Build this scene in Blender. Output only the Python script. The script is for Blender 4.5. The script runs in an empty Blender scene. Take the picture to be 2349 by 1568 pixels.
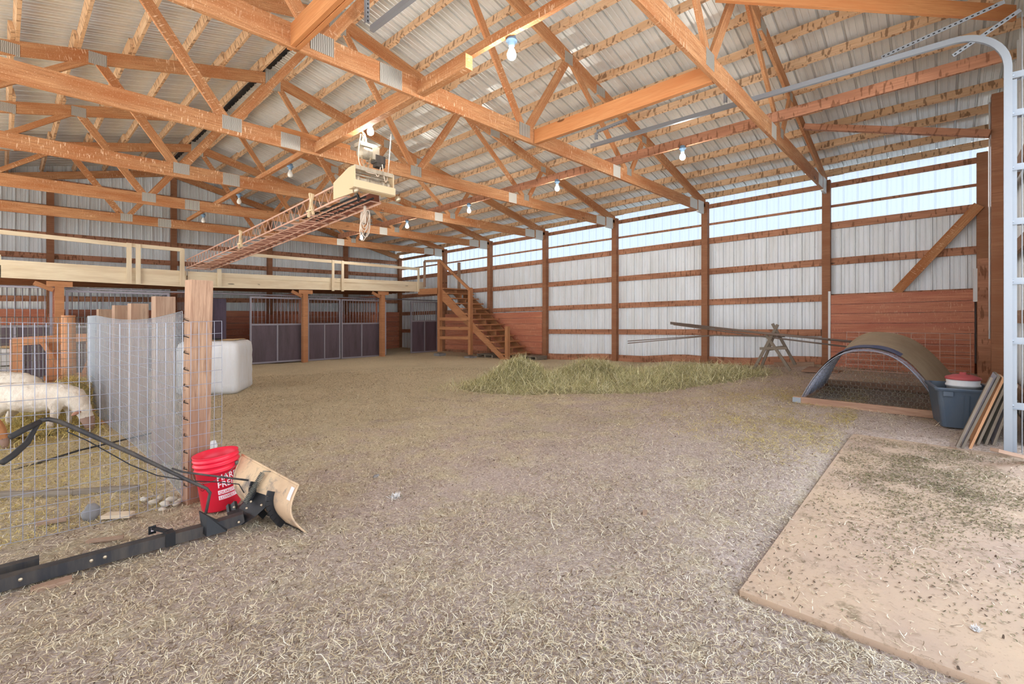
import bpy, math, random
import numpy as np
from mathutils import Vector, Matrix, noise
random.seed(7)
SC = bpy.context.scene
COL = SC.collection
R = math.radians

# ------------------------------------------------------------------ camera
YAW = 47.571; FPX = 1071.7; CX = 1174.5; CY = 726.2; CH = 1.3
cam_d = bpy.data.cameras.new('camera'); cam = bpy.data.objects.new('camera', cam_d); COL.objects.link(cam)
cam.location = (0, 0, CH); cam.rotation_euler = (R(90), 0, R(-YAW))
cam_d.sensor_width = 36; cam_d.lens = FPX / 2349 * 36; cam_d.shift_y = -(784 - CY) / 2349
cam_d.clip_start = 0.05; cam_d.clip_end = 300
SC.camera = cam
# ------------------------------------------------------------------ world, exposure
SC.view_settings.view_transform = 'Standard'; SC.view_settings.look = 'None'
SC.view_settings.gamma = 1; SC.view_settings.use_curve_mapping = False
SC.view_settings.exposure = 2.1
SC.cycles.max_bounces = 8; SC.cycles.diffuse_bounces = 5; SC.cycles.glossy_bounces = 3
SC.cycles.transparent_max_bounces = 12; SC.cycles.transmission_bounces = 3
SC.cycles.sample_clamp_indirect = 6; SC.cycles.caustics_reflective = False; SC.cycles.caustics_refractive = False
w = bpy.data.worlds.new('world'); SC.world = w; w.use_nodes = True
nt = w.node_tree; bg = nt.nodes['Background']
tc = nt.nodes.new('ShaderNodeTexCoord'); sp = nt.nodes.new('ShaderNodeSeparateXYZ'); rp = nt.nodes.new('ShaderNodeValToRGB')
nt.links.new(tc.outputs['Generated'], sp.inputs[0]); nt.links.new(sp.outputs['Z'], rp.inputs[0]); nt.links.new(rp.outputs[0], bg.inputs[0])
rp.color_ramp.elements[0].color = (.95, .97, 1, 1); rp.color_ramp.elements[0].position = 0.0
rp.color_ramp.elements[1].color = (.62, .78, 1, 1); rp.color_ramp.elements[1].position = 0.8
bg.inputs[1].default_value = 1.0
sun_d = bpy.data.lights.new('sun', 'SUN'); sun = bpy.data.objects.new('sun', sun_d); COL.objects.link(sun)
sun_d.energy = 5; sun_d.angle = R(3); sun_d.color = (1, .95, .86)
sun.rotation_euler = (R(38), 0, R(-105))

# ------------------------------------------------------------------ geometry of the place
cy_, sy_ = math.cos(R(YAW)), math.sin(R(YAW))
BAY = 2.44; Y0 = 1.701; XR = 11.34; XL = -4.62; XC = 3.362; YB = 16.80; YF = -0.62
def TY(n): return Y0 + n * BAY
def W(x, y, z):                      # the barn is slightly out of level: 1 degree
    return (x, y, z + CH + .0161 * x - .0176 * y)
def ray(px):
    u = (px - CX) / FPX
    return cy_ * u + sy_, -sy_ * u + cy_
def at(px, py, X=None, Y=None, d=None, Z=None):
    """a point seen in the photograph on a known plane of the barn"""
    rx, ry = ray(px)
    if X is not None: d = X / rx
    elif Y is not None: d = Y / ry
    elif Z is not None: d = (Z - CH) * FPX / (CY - py)
    return (rx * d, ry * d, CH + (CY - py) / FPX * d)
GC = [(11.34,-.6,.32),(11.34,1.75,.30),(11.34,4.1,.19),(11.34,6.5,.087),(11.34,9,.0),(11.34,11.5,-.03),(11.3,13.9,.0),(8.5,13.7,-.03),(6,13.7,-.035),
      (4.5,13.7,-.01),(.9,13.7,0),(0,9,-.03),(.6,2.6,0),(2.4,1.2,0),(6.2,1.1,0),(7.6,1.4,.10),(7.6,0,.08),(2.9,9.7,-.05),(10.1,9.4,.02),(10.1,2.8,.2),(4,4,0),(0,0,0),(6.4,4,.03),(-4,2,0),(-4,12,-.05),(6,16.8,-.08)]
GCa = np.array(GC)
def gz(x, y):
    w_ = 1 / ((GCa[:, 0] - x) ** 2 + (GCa[:, 1] - y) ** 2 + .05) ** 1.6
    z = float((w_ * GCa[:, 2]).sum() / w_.sum())
    if 2.2 < x < 6.5 and y < .9:
        e = min(1, max(0, min((x - 2.2) / .15, (6.5 - x) / .15, (.9 - y) / .2)))
        z = z * (1 - e) - .03 * e
    return z
def on_ground(px, py):
    z = 0.0
    for _ in range(6):
        p = at(px, py, Z=z); z = gz(p[0], p[1])
    return (p[0], p[1], z)

# ------------------------------------------------------------------ mesh builder
class MB:
    def __init__(s, tf=None): s.v = []; s.f = []; s.uv = []; s.sm = []; s.mi = []; s.tf = tf; s.m = 0
    def add(s, vs, fs, uvs=None, smooth=False):
        o = len(s.v)
        for p in vs:
            s.v.append(tuple(s.tf(*p)) if s.tf else tuple(p))
        for k, f in enumerate(fs):
            s.f.append([i + o for i in f]); s.sm.append(smooth); s.mi.append(s.m)
            if uvs: s.uv.extend(uvs[k])
            else: s.uv.extend([(vs[i][0] + vs[i][1], vs[i][2]) for i in f])
    def beam(s, a, b, w_, h, up=(0, 0, 1), ca=0, cb=0):
        """a bar from a to b; w_ sideways, h along up; ca/cb slant the ends"""
        a, b, up = Vector(a), Vector(b), Vector(up)
        t = b - a; L = t.length; t.normalize()
        sd = t.cross(up)
        if sd.length < 1e-4: sd = t.cross(Vector((1, 0, 0)))
        sd.normalize(); u2 = sd.cross(t).normalized()
        vs = []
        for p, c in ((a, ca), (b, cb)):
            for x, z in ((-1, -1), (1, -1), (1, 1), (-1, 1)):
                vs.append(p + sd * (x * w_ / 2) + u2 * (z * h / 2) + t * (c * z))
        r = random.random() * 50; r2 = random.random() * 50
        fs = [(0, 1, 5, 4), (1, 2, 6, 5), (2, 3, 7, 6), (3, 0, 4, 7), (3, 2, 1, 0), (4, 5, 6, 7)]
        uv = []; q = r
        for k in range(4):
            ww = w_ if k % 2 == 0 else h
            uv.append([(r2, q), (r2, q + ww), (r2 + L, q + ww), (r2 + L, q)]); q += ww
        uv += [[(r2, q), (r2 + .02, q), (r2 + .02, q + h), (r2, q + h)]] * 2
        s.add([tuple(v) for v in vs], fs, uv)
    def box(s, c, d, rz=0, tilt=None):
        """box centred at c with sizes d"""
        M = Matrix.Rotation(rz, 3, 'Z')
        if tilt is not None: M = tilt
        vs = []
        for x in (-1, 1):
            for y in (-1, 1):
                for z in (-1, 1):
                    p = M @ Vector((x * d[0] / 2, y * d[1] / 2, z * d[2] / 2)); vs.append((c[0] + p.x, c[1] + p.y, c[2] + p.z))
        fs = [(0, 1, 3, 2), (4, 6, 7, 5), (0, 4, 5, 1), (2, 3, 7, 6), (0, 2, 6, 4), (1, 5, 7, 3)]
        r = random.random() * 40
        D = [(1, 2), (1, 2), (0, 2), (0, 2), (0, 1), (0, 1)]
        loc = [(x * d[0], y * d[1], z * d[2]) for x in (0, 1) for y in (0, 1) for z in (0, 1)]
        uv = [[(loc[i][D[k][0]] + r, loc[i][D[k][1]] + r) for i in f] for k, f in enumerate(fs)]
        s.add(vs, fs, uv)
    def bbox(s, x0, x1, y0, y1, z0, z1): s.box(((x0 + x1) / 2, (y0 + y1) / 2, (z0 + z1) / 2), (x1 - x0, y1 - y0, z1 - z0))
    def tube(s, pts, r, n=8, close=False, cap=True):
        pts = [Vector(p) for p in pts]; N = len(pts)
        rr = r if isinstance(r, (list, tuple)) else [r] * N
        vs = []; prev = None
        for i, p in enumerate(pts):
            t = (pts[(i + 1) % N] - pts[i - 1]) if close else (pts[min(i + 1, N - 1)] - pts[max(i - 1, 0)])
            t.normalize()
            if prev is None:
                x = t.cross(Vector((0, 0, 1)))
                if x.length < .05: x = t.cross(Vector((1, 0, 0)))
                x.normalize()
            else:
                x = prev - t * prev.dot(t); x.normalize()
            prev = x; y = t.cross(x)
            for k in range(n):
                a = 2 * math.pi * k / n; vs.append(tuple(p + (x * math.cos(a) + y * math.sin(a)) * rr[i]))
        fs = []
        for i in range(N if close else N - 1):
            j = (i + 1) % N
            for k in range(n):
                k2 = (k + 1) % n; fs.append((i * n + k, i * n + k2, j * n + k2, j * n + k))
        if cap and not close: fs += [tuple(range(n))[::-1], tuple((N - 1) * n + k for k in range(n))]
        s.add(vs, fs, smooth=n > 4)
    def lathe(s, prof, c=(0, 0, 0), n=32, M=None, squash=(1, 1)):
        vs = []
        for r_, z in prof:
            for k in range(n):
                a = 2 * math.pi * k / n; p = Vector((r_ * math.cos(a) * squash[0], r_ * math.sin(a) * squash[1], z))
                if M: p = M @ p
                vs.append((p.x + c[0], p.y + c[1], p.z + c[2]))
        fs = []
        for i in range(len(prof) - 1):
            for k in range(n):
                k2 = (k + 1) % n; fs.append((i * n + k, i * n + k2, (i + 1) * n + k2, (i + 1) * n + k))
        s.add(vs, fs, smooth=True)
    def ell(s, c, r_, n=12, m=8, M=None):
        vs = []; fs = []
        for i in range(m + 1):
            th = math.pi * i / m
            for k in range(n):
                a = 2 * math.pi * k / n; p = Vector((r_[0] * math.sin(th) * math.cos(a), r_[1] * math.sin(th) * math.sin(a), -r_[2] * math.cos(th)))
                if M: p = M @ p
                vs.append((p.x + c[0], p.y + c[1], p.z + c[2]))
        for i in range(m):
            for k in range(n):
                k2 = (k + 1) % n; fs.append((i * n + k, i * n + k2, (i + 1) * n + k2, (i + 1) * n + k))
        s.add(vs, fs, smooth=True)
    def prism(s, poly, ax, t0, t1):
        """poly: 2D points; ax 'x','y','z' = the axis it is extruded along from t0 to t1"""
        n = len(poly); vs = []
        for t in (t0, t1):
            for a, b in poly:
                vs.append({'x': (t, a, b), 'y': (a, t, b), 'z': (a, b, t)}[ax])
        fs = [tuple(range(n)), tuple(range(n, 2 * n))[::-1]]
        for k in range(n): fs.append((k, k + n, (k + 1) % n + n, (k + 1) % n))
        s.add(vs, fs)
    def grid(s, fn, nu, nv, smooth=True, uvs=None):
        vs = [fn(i / nu, j / nv) for i in range(nu + 1) for j in range(nv + 1)]
        fs = []; uv = []
        for i in range(nu):
            for j in range(nv):
                f = (i * (nv + 1) + j, (i + 1) * (nv + 1) + j, (i + 1) * (nv + 1) + j + 1, i * (nv + 1) + j + 1); fs.append(f)
                if uvs: uv.append([uvs(i / nu, j / nv), uvs((i + 1) / nu, j / nv), uvs((i + 1) / nu, (j + 1) / nv), uvs(i / nu, (j + 1) / nv)])
        s.add(vs, fs, uv or None, smooth=smooth)
    def build(s, name, mat, parent=None, origin=None):
        me = bpy.data.meshes.new(name)
        V = np.array(s.v, dtype=float)
        if origin is None:
            lo, hi = V.min(0), V.max(0); origin = ((lo[0] + hi[0]) / 2, (lo[1] + hi[1]) / 2, lo[2])
        me.from_pydata((V - np.array(origin)).tolist(), [], s.f)
        ul = me.uv_layers.new(name='UVMap'); ul.data.foreach_set('uv', np.array(s.uv, dtype=np.float32).ravel())
        me.polygons.foreach_set('use_smooth', s.sm)
        ms = mat if isinstance(mat, (list, tuple)) else [mat]
        for m_ in ms: me.materials.append(m_)
        if len(ms) > 1: me.polygons.foreach_set('material_index', s.mi)
        me.update()
        o = bpy.data.objects.new(name, me); COL.objects.link(o); o['_w'] = origin
        place(o, origin, parent)
        return o
def place(o, origin, parent):
    if parent is not None:
        o.parent = parent; pw = parent['_w']; o.location = (origin[0] - pw[0], origin[1] - pw[1], origin[2] - pw[2])
    else: o.location = origin
def empty(name, loc):
    o = bpy.data.objects.new(name, None); COL.objects.link(o); o.location = loc; o['_w'] = tuple(loc); o.empty_display_size = .1
    return o
def tag(o, label, cat, group=None, kind=None):
    if label: o['label'] = label
    if cat: o['category'] = cat
    if group: o['group'] = group
    if kind: o['kind'] = kind
    return o
def lab(o, label): o['label'] = label; return o
def struct(o, label=None):
    o['kind'] = 'structure'
    if label: o['label'] = label
    return o
ORD = ['first','second','third','fourth','fifth','sixth','seventh','eighth','ninth','tenth','eleventh','twelfth','thirteenth','fourteenth','fifteenth','sixteenth']

# ------------------------------------------------------------------ materials
def srgb(r, g, b):
    f = lambda c: (c / 255 / 12.92) if c / 255 <= .04045 else ((c / 255 + .055) / 1.055) ** 2.4
    return (f(r), f(g), f(b), 1)
def mat(name, col, rough=.7, metal=0, spec=.3):
    m = bpy.data.materials.new(name); m.use_nodes = True; b = m.node_tree.nodes['Principled BSDF']
    b.inputs['Base Color'].default_value = col; b.inputs['Roughness'].default_value = rough; b.inputs['Metallic'].default_value = metal
    b.inputs['Specular IOR Level'].default_value = spec
    return m
def nodes(m): return m.node_tree.nodes, m.node_tree.links, m.node_tree.nodes['Principled BSDF']
def coord(m, kind='UV', scale=(1, 1, 1), rot=(0, 0, 0)):
    N, L, b = nodes(m)
    t = N.new('ShaderNodeTexCoord'); mp = N.new('ShaderNodeMapping'); mp.inputs['Scale'].default_value = scale; mp.inputs['Rotation'].default_value = rot
    if kind == 'World':
        g = N.new('ShaderNodeNewGeometry'); L.new(g.outputs['Position'], mp.inputs[0])
    else: L.new(t.outputs[kind], mp.inputs[0])
    return mp.outputs[0]
def ntex(m, vec, scale, detail=4, rough=.6, dist=0):
    N, L, b = nodes(m); n = N.new('ShaderNodeTexNoise'); n.inputs['Scale'].default_value = scale; n.inputs['Detail'].default_value = detail
    n.inputs['Roughness'].default_value = rough; n.inputs['Distortion'].default_value = dist; L.new(vec, n.inputs['Vector']); return n.outputs['Fac']
def ramp(m, fac, stops):
    N, L, b = nodes(m); r = N.new('ShaderNodeValToRGB'); e = r.color_ramp.elements
    while len(e) < len(stops): e.new(.5)
    for k, (p, c) in enumerate(stops): e[k].position = p; e[k].color = c
    L.new(fac, r.inputs[0]); return r.outputs[0]
def mix(m, fac, a, b_, mode='MIX'):
    N, L, b = nodes(m); x = N.new('ShaderNodeMix'); x.data_type = 'RGBA'; x.blend_type = mode
    for s, v in ((0, fac), (6, a), (7, b_)):
        if isinstance(v, (int, float)): x.inputs[s].default_value = v
        elif isinstance(v, tuple): x.inputs[s].default_value = v
        else: L.new(v, x.inputs[s])
    return x.outputs[2]
def bump(m, h, strength=.3, dist=.01):
    N, L, b = nodes(m); n = N.new('ShaderNodeBump'); n.inputs['Strength'].default_value = strength; n.inputs['Distance'].default_value = dist
    L.new(h, n.inputs['Height']); L.new(n.outputs[0], b.inputs['Normal'])
def out(m, c): N, L, b = nodes(m); L.new(c, b.inputs['Base Color'])
BLK = (0, 0, 0, 1); WHT = (1, 1, 1, 1)
def wood(name, c1, c2, c3=None, specks=0, rough=.75, gs=1.0, dashes=0):
    """sawn timber: grain along U, knots, pale specks of dust and chaff"""
    m = mat(name, c1, rough)
    v = coord(m, 'UV', (1.2 * gs, 22 * gs, 1)); g = ntex(m, v, 3, 5, .65, .6)
    c = ramp(m, g, [(.3, c2), (.62, c1)])
    v2 = coord(m, 'UV', (.5, 3, 1)); g2 = ntex(m, v2, 1.6, 3)
    c = mix(m, ramp(m, g2, [(.42, BLK), (.66, WHT)]), c, c3 or c2)
    v3 = coord(m, 'UV', (1, 3.5, 1)); k = ntex(m, v3, 3.1, 1, .4)
    c = mix(m, ramp(m, k, [(.0, WHT), (.2, WHT), (.235, BLK)]), c, tuple(x * .35 for x in c2[:3]) + (1,))
    if specks:
        v4 = coord(m, 'UV', (14, 14, 1)); s_ = ntex(m, v4, 6, 3, .75)
        c = mix(m, ramp(m, s_, [(.60, BLK), (.66, (specks,) * 3 + (1,))]), c, srgb(232, 196, 160))
        v5 = coord(m, 'UV', (60, 9, 1)); s5 = ntex(m, v5, 1.0, 2, .6); v6 = coord(m, 'UV', (1.3, 1.3, 1)); s6 = ntex(m, v6, 1.0, 2, .5)
        c = mix(m, mix(m, ramp(m, s6, [(.45, BLK), (.6, WHT)]), (0, 0, 0, 1), ramp(m, s5, [(.60, BLK), (.66, (specks,) * 3 + (1,))])), c, srgb(240, 208, 176))
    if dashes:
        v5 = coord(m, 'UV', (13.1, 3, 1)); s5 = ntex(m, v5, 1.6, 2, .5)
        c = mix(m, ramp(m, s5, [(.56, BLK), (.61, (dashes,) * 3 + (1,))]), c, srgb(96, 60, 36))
    out(m, c); bump(m, g, .35, .004)
    return m
M = {}
M['truss'] = wood('truss_timber', srgb(200, 148, 104), srgb(152, 102, 66), srgb(168, 106, 64), .8)
M['purlin'] = wood('purlin_timber', srgb(228, 194, 158), srgb(198, 156, 120), srgb(212, 170, 130), 0, dashes=.65)  # dark dashes paint in shadow of the roof sheet ribs along with rub marks
M['post'] = wood('post_timber', srgb(164, 116, 86), srgb(132, 90, 66), srgb(146, 98, 70), 0)
M['girt'] = wood('girt_timber', srgb(196, 142, 112), srgb(166, 116, 90), srgb(150, 104, 80), 0, dashes=.6)
M['new'] = wood('new_timber', srgb(206, 146, 96), srgb(180, 118, 72), srgb(190, 122, 74), 0, .6)
M['stair'] = wood('stair_timber', srgb(190, 136, 96), srgb(152, 104, 72), srgb(166, 114, 78), 0)
M['plank'] = wood('plank_timber', srgb(204, 138, 108), srgb(166, 98, 74), srgb(180, 108, 84), .5, .6, .6)
M['grey_wood'] = wood('weathered_timber', srgb(176, 150, 128), srgb(130, 104, 86), srgb(150, 118, 98), 0)
M['grey_wood2'] = wood('dry_grey_timber', srgb(150, 138, 124), srgb(108, 98, 88), srgb(124, 112, 98), 0)
M['orange_wood'] = wood('feeder_timber', srgb(212, 160, 122), srgb(182, 126, 90), srgb(196, 138, 100), 0)
M['fence_post'] = wood('fence_post_timber', srgb(188, 154, 128), srgb(138, 104, 84), srgb(150, 112, 92), 0)
M['cream'] = wood('cream_painted_timber', srgb(234, 220, 194), srgb(222, 206, 176), srgb(212, 192, 162), 0, .6)
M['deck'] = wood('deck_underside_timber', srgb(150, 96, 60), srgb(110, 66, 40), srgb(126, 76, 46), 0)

def sheet(name, c, dirt, rough=.4, metal=.0, streak=.5):
    m = mat(name, c, rough, metal, .5)
    v = coord(m, 'World', (2.5, 2.5, .35)); n = ntex(m, v, 2.2, 6, .7)
    v2 = coord(m, 'World', (1, 1, 1)); n2 = ntex(m, v2, 14, 5, .8)
    cc = mix(m, ramp(m, n, [(.42, BLK), (.8, (streak,) * 3 + (1,))]), c, dirt)
    cc = mix(m, ramp(m, n2, [(.62, BLK), (.74, (streak,) * 3 + (1,))]), cc, tuple(x * .55 for x in dirt[:3]) + (1,))
    out(m, cc); return m
M['wall'] = sheet('white_wall_sheet', srgb(232, 238, 244), srgb(190, 188, 178))
M['back'] = sheet('back_wall_sheet', srgb(228, 232, 234), srgb(190, 188, 180))
M['roof'] = sheet('roof_sheet', srgb(226, 228, 226), srgb(206, 204, 194), .36, .25, .35)
M['galv'] = mat('galvanised_steel', srgb(146, 152, 160), .45, .3, .5)
M['plate'] = mat('gusset_plate_steel', srgb(190, 188, 180), .45, .5)
_v = coord(M['plate'], 'UV', (1, 1, 1)); _N, _L, _b = nodes(M['plate']); _w = _N.new('ShaderNodeTexWave'); _w.inputs['Scale'].default_value = 18; _w.inputs['Distortion'].default_value = 1.5; _w.inputs['Detail'].default_value = 1
_L.new(_v, _w.inputs['Vector']); out(M['plate'], ramp(M['plate'], _w.outputs['Fac'], [(.2, srgb(120, 116, 108)), (.6, srgb(205, 203, 196))]))
M['plate_plain'] = mat('plain_steel_plate', srgb(206, 204, 196), .5, .3)
M['stall_steel'] = sheet('stall_steel', srgb(92, 78, 98), srgb(52, 40, 46), .5, .3, .9)
M['stall_panel'] = sheet('stall_door_panel', srgb(94, 80, 90), srgb(58, 50, 50), .55, .1, .9)
M['bar'] = mat('stall_bar_steel', srgb(150, 146, 156), .5, .4)
M['black'] = mat('black_steel', srgb(40, 40, 42), .5, .2)
M['black_dusty'] = sheet('dusty_black_steel', srgb(44, 44, 48), srgb(110, 98, 84), .6, .1, .8)
M['wire'] = mat('fence_wire', srgb(158, 160, 174), .45, .6)
M['wire_dark'] = mat('old_wire', srgb(120, 120, 112), .6, .4)
M['wire_rust'] = mat('rusty_wire', srgb(226, 196, 184), .6, .0)
M['lattice'] = mat('rusty_pink_steel', srgb(218, 176, 156), .6, .2)
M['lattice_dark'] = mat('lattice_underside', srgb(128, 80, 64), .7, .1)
M['tan_steel'] = mat('tan_painted_steel', srgb(226, 204, 168), .55, .1)
M['chain'] = mat('chain_steel', srgb(196, 180, 156), .4, .7)
M['hoist'] = sheet('hoist_casing', srgb(200, 190, 170), srgb(110, 100, 88), .5, .3, .9)
M['cable'] = mat('white_cable', srgb(222, 206, 190), .6)
M['socket'] = mat('blue_lamp_socket', srgb(120, 150, 178), .5)
M['tarp'] = sheet('brown_tarp', srgb(176, 156, 128), srgb(146, 126, 98), .8, 0, .6)
M['tarp_blue'] = sheet('blue_tarp', srgb(72, 82, 120), srgb(130, 120, 110), .7, 0, .8)
M['tarp_navy'] = sheet('navy_tarp', srgb(44, 50, 84), srgb(80, 80, 96), .7, 0, .5)
M['tote'] = sheet('blue_grey_plastic', srgb(74, 88, 104), srgb(104, 108, 110), .45, 0, .5)
M['white_plastic'] = sheet('white_plastic', srgb(226, 228, 232), srgb(190, 180, 162), .5, 0, .5)
M['red_lid'] = mat('faded_red_plastic', srgb(176, 82, 84), .5)
M['red'] = mat('red_bucket_plastic', srgb(230, 30, 60), .38, 0, .5)
M['red_in'] = M['red']
M['white_ink'] = mat('white_print', srgb(240, 220, 225), .5)
M['black_ink'] = mat('black_print', srgb(60, 20, 30), .5)
M['rust_blade'] = None
M['rubber'] = mat('black_rubber_grip', srgb(50, 48, 48), .7)
M['rock'] = sheet('stone', srgb(138, 136, 136), srgb(100, 96, 94), .85, 0, .9)
M['rock_pale'] = sheet('pale_stone', srgb(205, 196, 180), srgb(165, 150, 132), .85, 0, .9)
M['feather'] = mat('white_feathers', srgb(222, 218, 214), .9)
M['mesh_orange'] = mat('orange_plastic_net', srgb(206, 156, 116), .7)
# window: translucent sheet
m = bpy.data.materials.new('translucent_window_sheet'); m.use_nodes = True; N_ = m.node_tree.nodes; L_ = m.node_tree.links; N_.clear()
o_ = N_.new('ShaderNodeOutputMaterial'); t1 = N_.new('ShaderNodeBsdfTransparent'); t1.inputs[0].default_value = (.165, .185, .205, 1)
t2 = N_.new('ShaderNodeBsdfTranslucent'); t2.inputs[0].default_value = (.36, .41, .46, 1); ms = N_.new('ShaderNodeMixShader'); ms.inputs[0].default_value = .3
L_.new(t1.outputs[0], ms.inputs[1]); L_.new(t2.outputs[0], ms.inputs[2]); L_.new(ms.outputs[0], o_.inputs[0]); M['window'] = m
def emis(name, col, s):
    m = bpy.data.materials.new(name); m.use_nodes = True; b = m.node_tree.nodes['Principled BSDF']
    b.inputs['Base Color'].default_value = col; b.inputs['Emission Color'].default_value = col; b.inputs['Emission Strength'].default_value = s; return m
M['bulb'] = emis('lit_bulb', (1, .97, .92, 1), 12)
M['bulb_off'] = mat('unlit_bulb', srgb(225, 222, 214), .2)
# ground
m = mat('dirt_and_chaff', srgb(150, 130, 112), .95, 0, .1)
vw = coord(m, 'World')
big = ntex(m, vw, .45, 4, .6); mid = ntex(m, vw, 2.3, 5, .7); fine = ntex(m, vw, 26, 6, .8); vf = ntex(m, coord(m, 'World', (1, 1, 1)), 60, 6, .9)
dirt = ramp(m, vf, [(.30, srgb(112, 92, 80)), (.48, srgb(198, 176, 162)), (.68, srgb(240, 224, 212))])
straw = ramp(m, vf, [(.30, srgb(122, 104, 78)), (.47, srgb(212, 194, 160)), (.66, srgb(248, 236, 208))])
N_, L_, b_ = nodes(m)
geo = N_.new('ShaderNodeNewGeometry'); sep = N_.new('ShaderNodeSeparateXYZ'); L_.new(geo.outputs['Position'], sep.inputs[0])
mr = N_.new('ShaderNodeMapRange'); mr.inputs['From Min'].default_value = 2.2; mr.inputs['From Max'].default_value = 7; mr.inputs['To Min'].default_value = -.10; mr.inputs['To Max'].default_value = .25
L_.new(sep.outputs['Y'], mr.inputs[0])
ad = N_.new('ShaderNodeMath'); ad.operation = 'ADD'; L_.new(mid, ad.inputs[0]); L_.new(mr.outputs[0], ad.inputs[1])
f1 = ramp(m, ad.outputs[0], [(.42, BLK), (.62, WHT)])
c = mix(m, f1, dirt, straw)
c = mix(m, ramp(m, big, [(.5, BLK), (.75, (.35, .35, .35, 1))]), c, srgb(160, 148, 118))
c = mix(m, ramp(m, fine, [(.30, (.75, .75, .75, 1)), (.44, BLK)]), c, srgb(110, 94, 78))
out(m, c)
hh = mix(m, .5, fine, vf); bump(m, hh, .9, .02); M['ground'] = m
m = mat('concrete', srgb(186, 160, 136), .85, 0, .2)
vw = coord(m, 'World'); n1 = ntex(m, vw, 1.3, 5, .6); n2 = ntex(m, vw, 5, 6, .75); n3 = ntex(m, vw, 60, 3, .7)
c = ramp(m, n1, [(.35, srgb(178, 152, 132)), (.65, srgb(196, 168, 140))])
c = mix(m, ramp(m, n2, [(.56, BLK), (.66, (.75, .75, .75, 1))]), c, srgb(128, 110, 84))
c = mix(m, ramp(m, n3, [(.6, BLK), (.7, (.4, .4, .4, 1))]), c, srgb(110, 90, 70)); out(m, c); bump(m, n3, .3, .004); M['concrete'] = m
M['pale_wood'] = wood('pale_offcut_timber', srgb(222, 204, 180), srgb(196, 174, 146), srgb(206, 186, 158), 0)
M['yard'] = mat('yard_dirt', srgb(206, 206, 204), .95)  # unseen ground, made pale so that sunlight bounces up to the ceiling

# ================================================================== SETTING
# floor
xs = np.arange(XL, XR + .3, .075); ys = np.arange(YF - .1, YB + .3, .075)
def gheight(x, y):
    f = 1.0
    if 2.3 < x < 6.45 and y < .8: f = 0
    return gz(x, y) + f * (.012 * noise.noise(Vector((x * 3, y * 3, 0))) + .02 * noise.noise(Vector((x * .9, y * .9, 3))) + .008 * noise.noise(Vector((x * 11, y * 11, 5))))
g = MB(); nx, ny = len(xs), len(ys)
vs = [(x, y, gheight(x, y)) for x in xs for y in ys]
fs = [(i * ny + j, (i + 1) * ny + j, (i + 1) * ny + j + 1, i * ny + j + 1) for i in range(nx - 1) for j in range(ny - 1)]
g.add(vs, fs, smooth=True); struct(g.build('floor', M['ground'], origin=(0, 0, 0)), 'dirt floor covered with trampled straw and chaff')
GH = np.array([v[2] for v in vs]).reshape(nx, ny)
def gh(x, y):
    i = min(nx - 1, max(0, int(round((x - XL) / .075)))); j = min(ny - 1, max(0, int(round((y - YF + .1) / .075)))); return float(GH[i, j])
g = MB(); g.grid(lambda u, v: (-60 + 130 * u, -60 + 130 * v, -.3), 4, 4); struct(g.build('floor_yard', M['yard']), 'bare yard outside the barn')
# concrete slab by the door
g = MB(); g.prism([(2.37, .70), (2.37, -3.0), (6.4, -3.0), (6.4, .70), (6.17, .71)], 'z', -.12, .0)
struct(g.build('floor_slab', M['concrete']), 'dusty concrete slab at the door, chaff scattered on it')

# corrugated sheets: profile along one axis, swept along the other
def rib_profile(a, b, pitch=.229, h=.03):
    P = []; t = a
    while t < b:
        for dx, dz in ((0, 0), (.062, 0), (.068, .3), (.080, .3), (.086, 0), (.143, 0), (.149, .3), (.161, .3), (.167, 0), (.196, 0), (.206, 1), (.222, 1)):
            if t + dx <= b: P.append((t + dx, dz * h))
        t += pitch
    P.append((b, 0)); return P
def wall_sheet_x(x, y0, y1, z0, z1f, sgn, name, mt, hole=None):
    g = MB(W); P = rib_profile(y0, y1); n = len(P)
    vs = [(x + sgn * d, y, z0) for y, d in P] + [(x + sgn * d, y, z1f) for y, d in P]
    g.add(vs, [(k, k + 1, n + k + 1, n + k) for k in range(n - 1)]); return g.build(name, mt, origin=W(x, (y0 + y1) / 2, z0))
def wall_sheet_y(y, x0, x1, z0, z1, sgn, name, mt, topf=None, parent=None):
    g = MB(W); P = rib_profile(x0, x1); n = len(P)
    vs = [(x, y + sgn * d, z0) for x, d in P] + [(x, y + sgn * d, topf(x) if topf else z1) for x, d in P]
    g.add(vs, [(k, k + 1, n + k + 1, n + k) for k in range(n - 1)]); return g.build(name, mt, parent, origin=W((x0 + x1) / 2, y, z0))
E_ = 2.489; G1 = 1.702; SLOPE = .236; PK = 4.466
def roofz(x): return PK + .30 - SLOPE * abs(x - XC)           # underside of the sheets
def chordz(x): return PK - SLOPE * abs(x - XC)                # centre of a top chord
ZB = -1.75
struct(wall_sheet_x(XR + .17, YF - .18, YB + .17, ZB, G1, -1, 'wall_right', M['wall']), 'ribbed white metal wall behind the posts')
# translucent strip, one window per bay
ny_ = [YF] + [TY(n) for n in range(6)] + [YB]
for k in range(7):
    g = MB(W); P = rib_profile(ny_[k], ny_[k + 1], .229, .014); n = len(P)
    vs = [(XR + .17 - d, y, G1) for y, d in P] + [(XR + .17 - d, y, 2.86) for y, d in P]
    g.add(vs, [(q, q + 1, n + q + 1, n + q) for q in range(n - 1)])
    struct(g.build('window_%d' % (k + 1), M['window']), 'translucent daylight sheet above the white wall')
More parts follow.
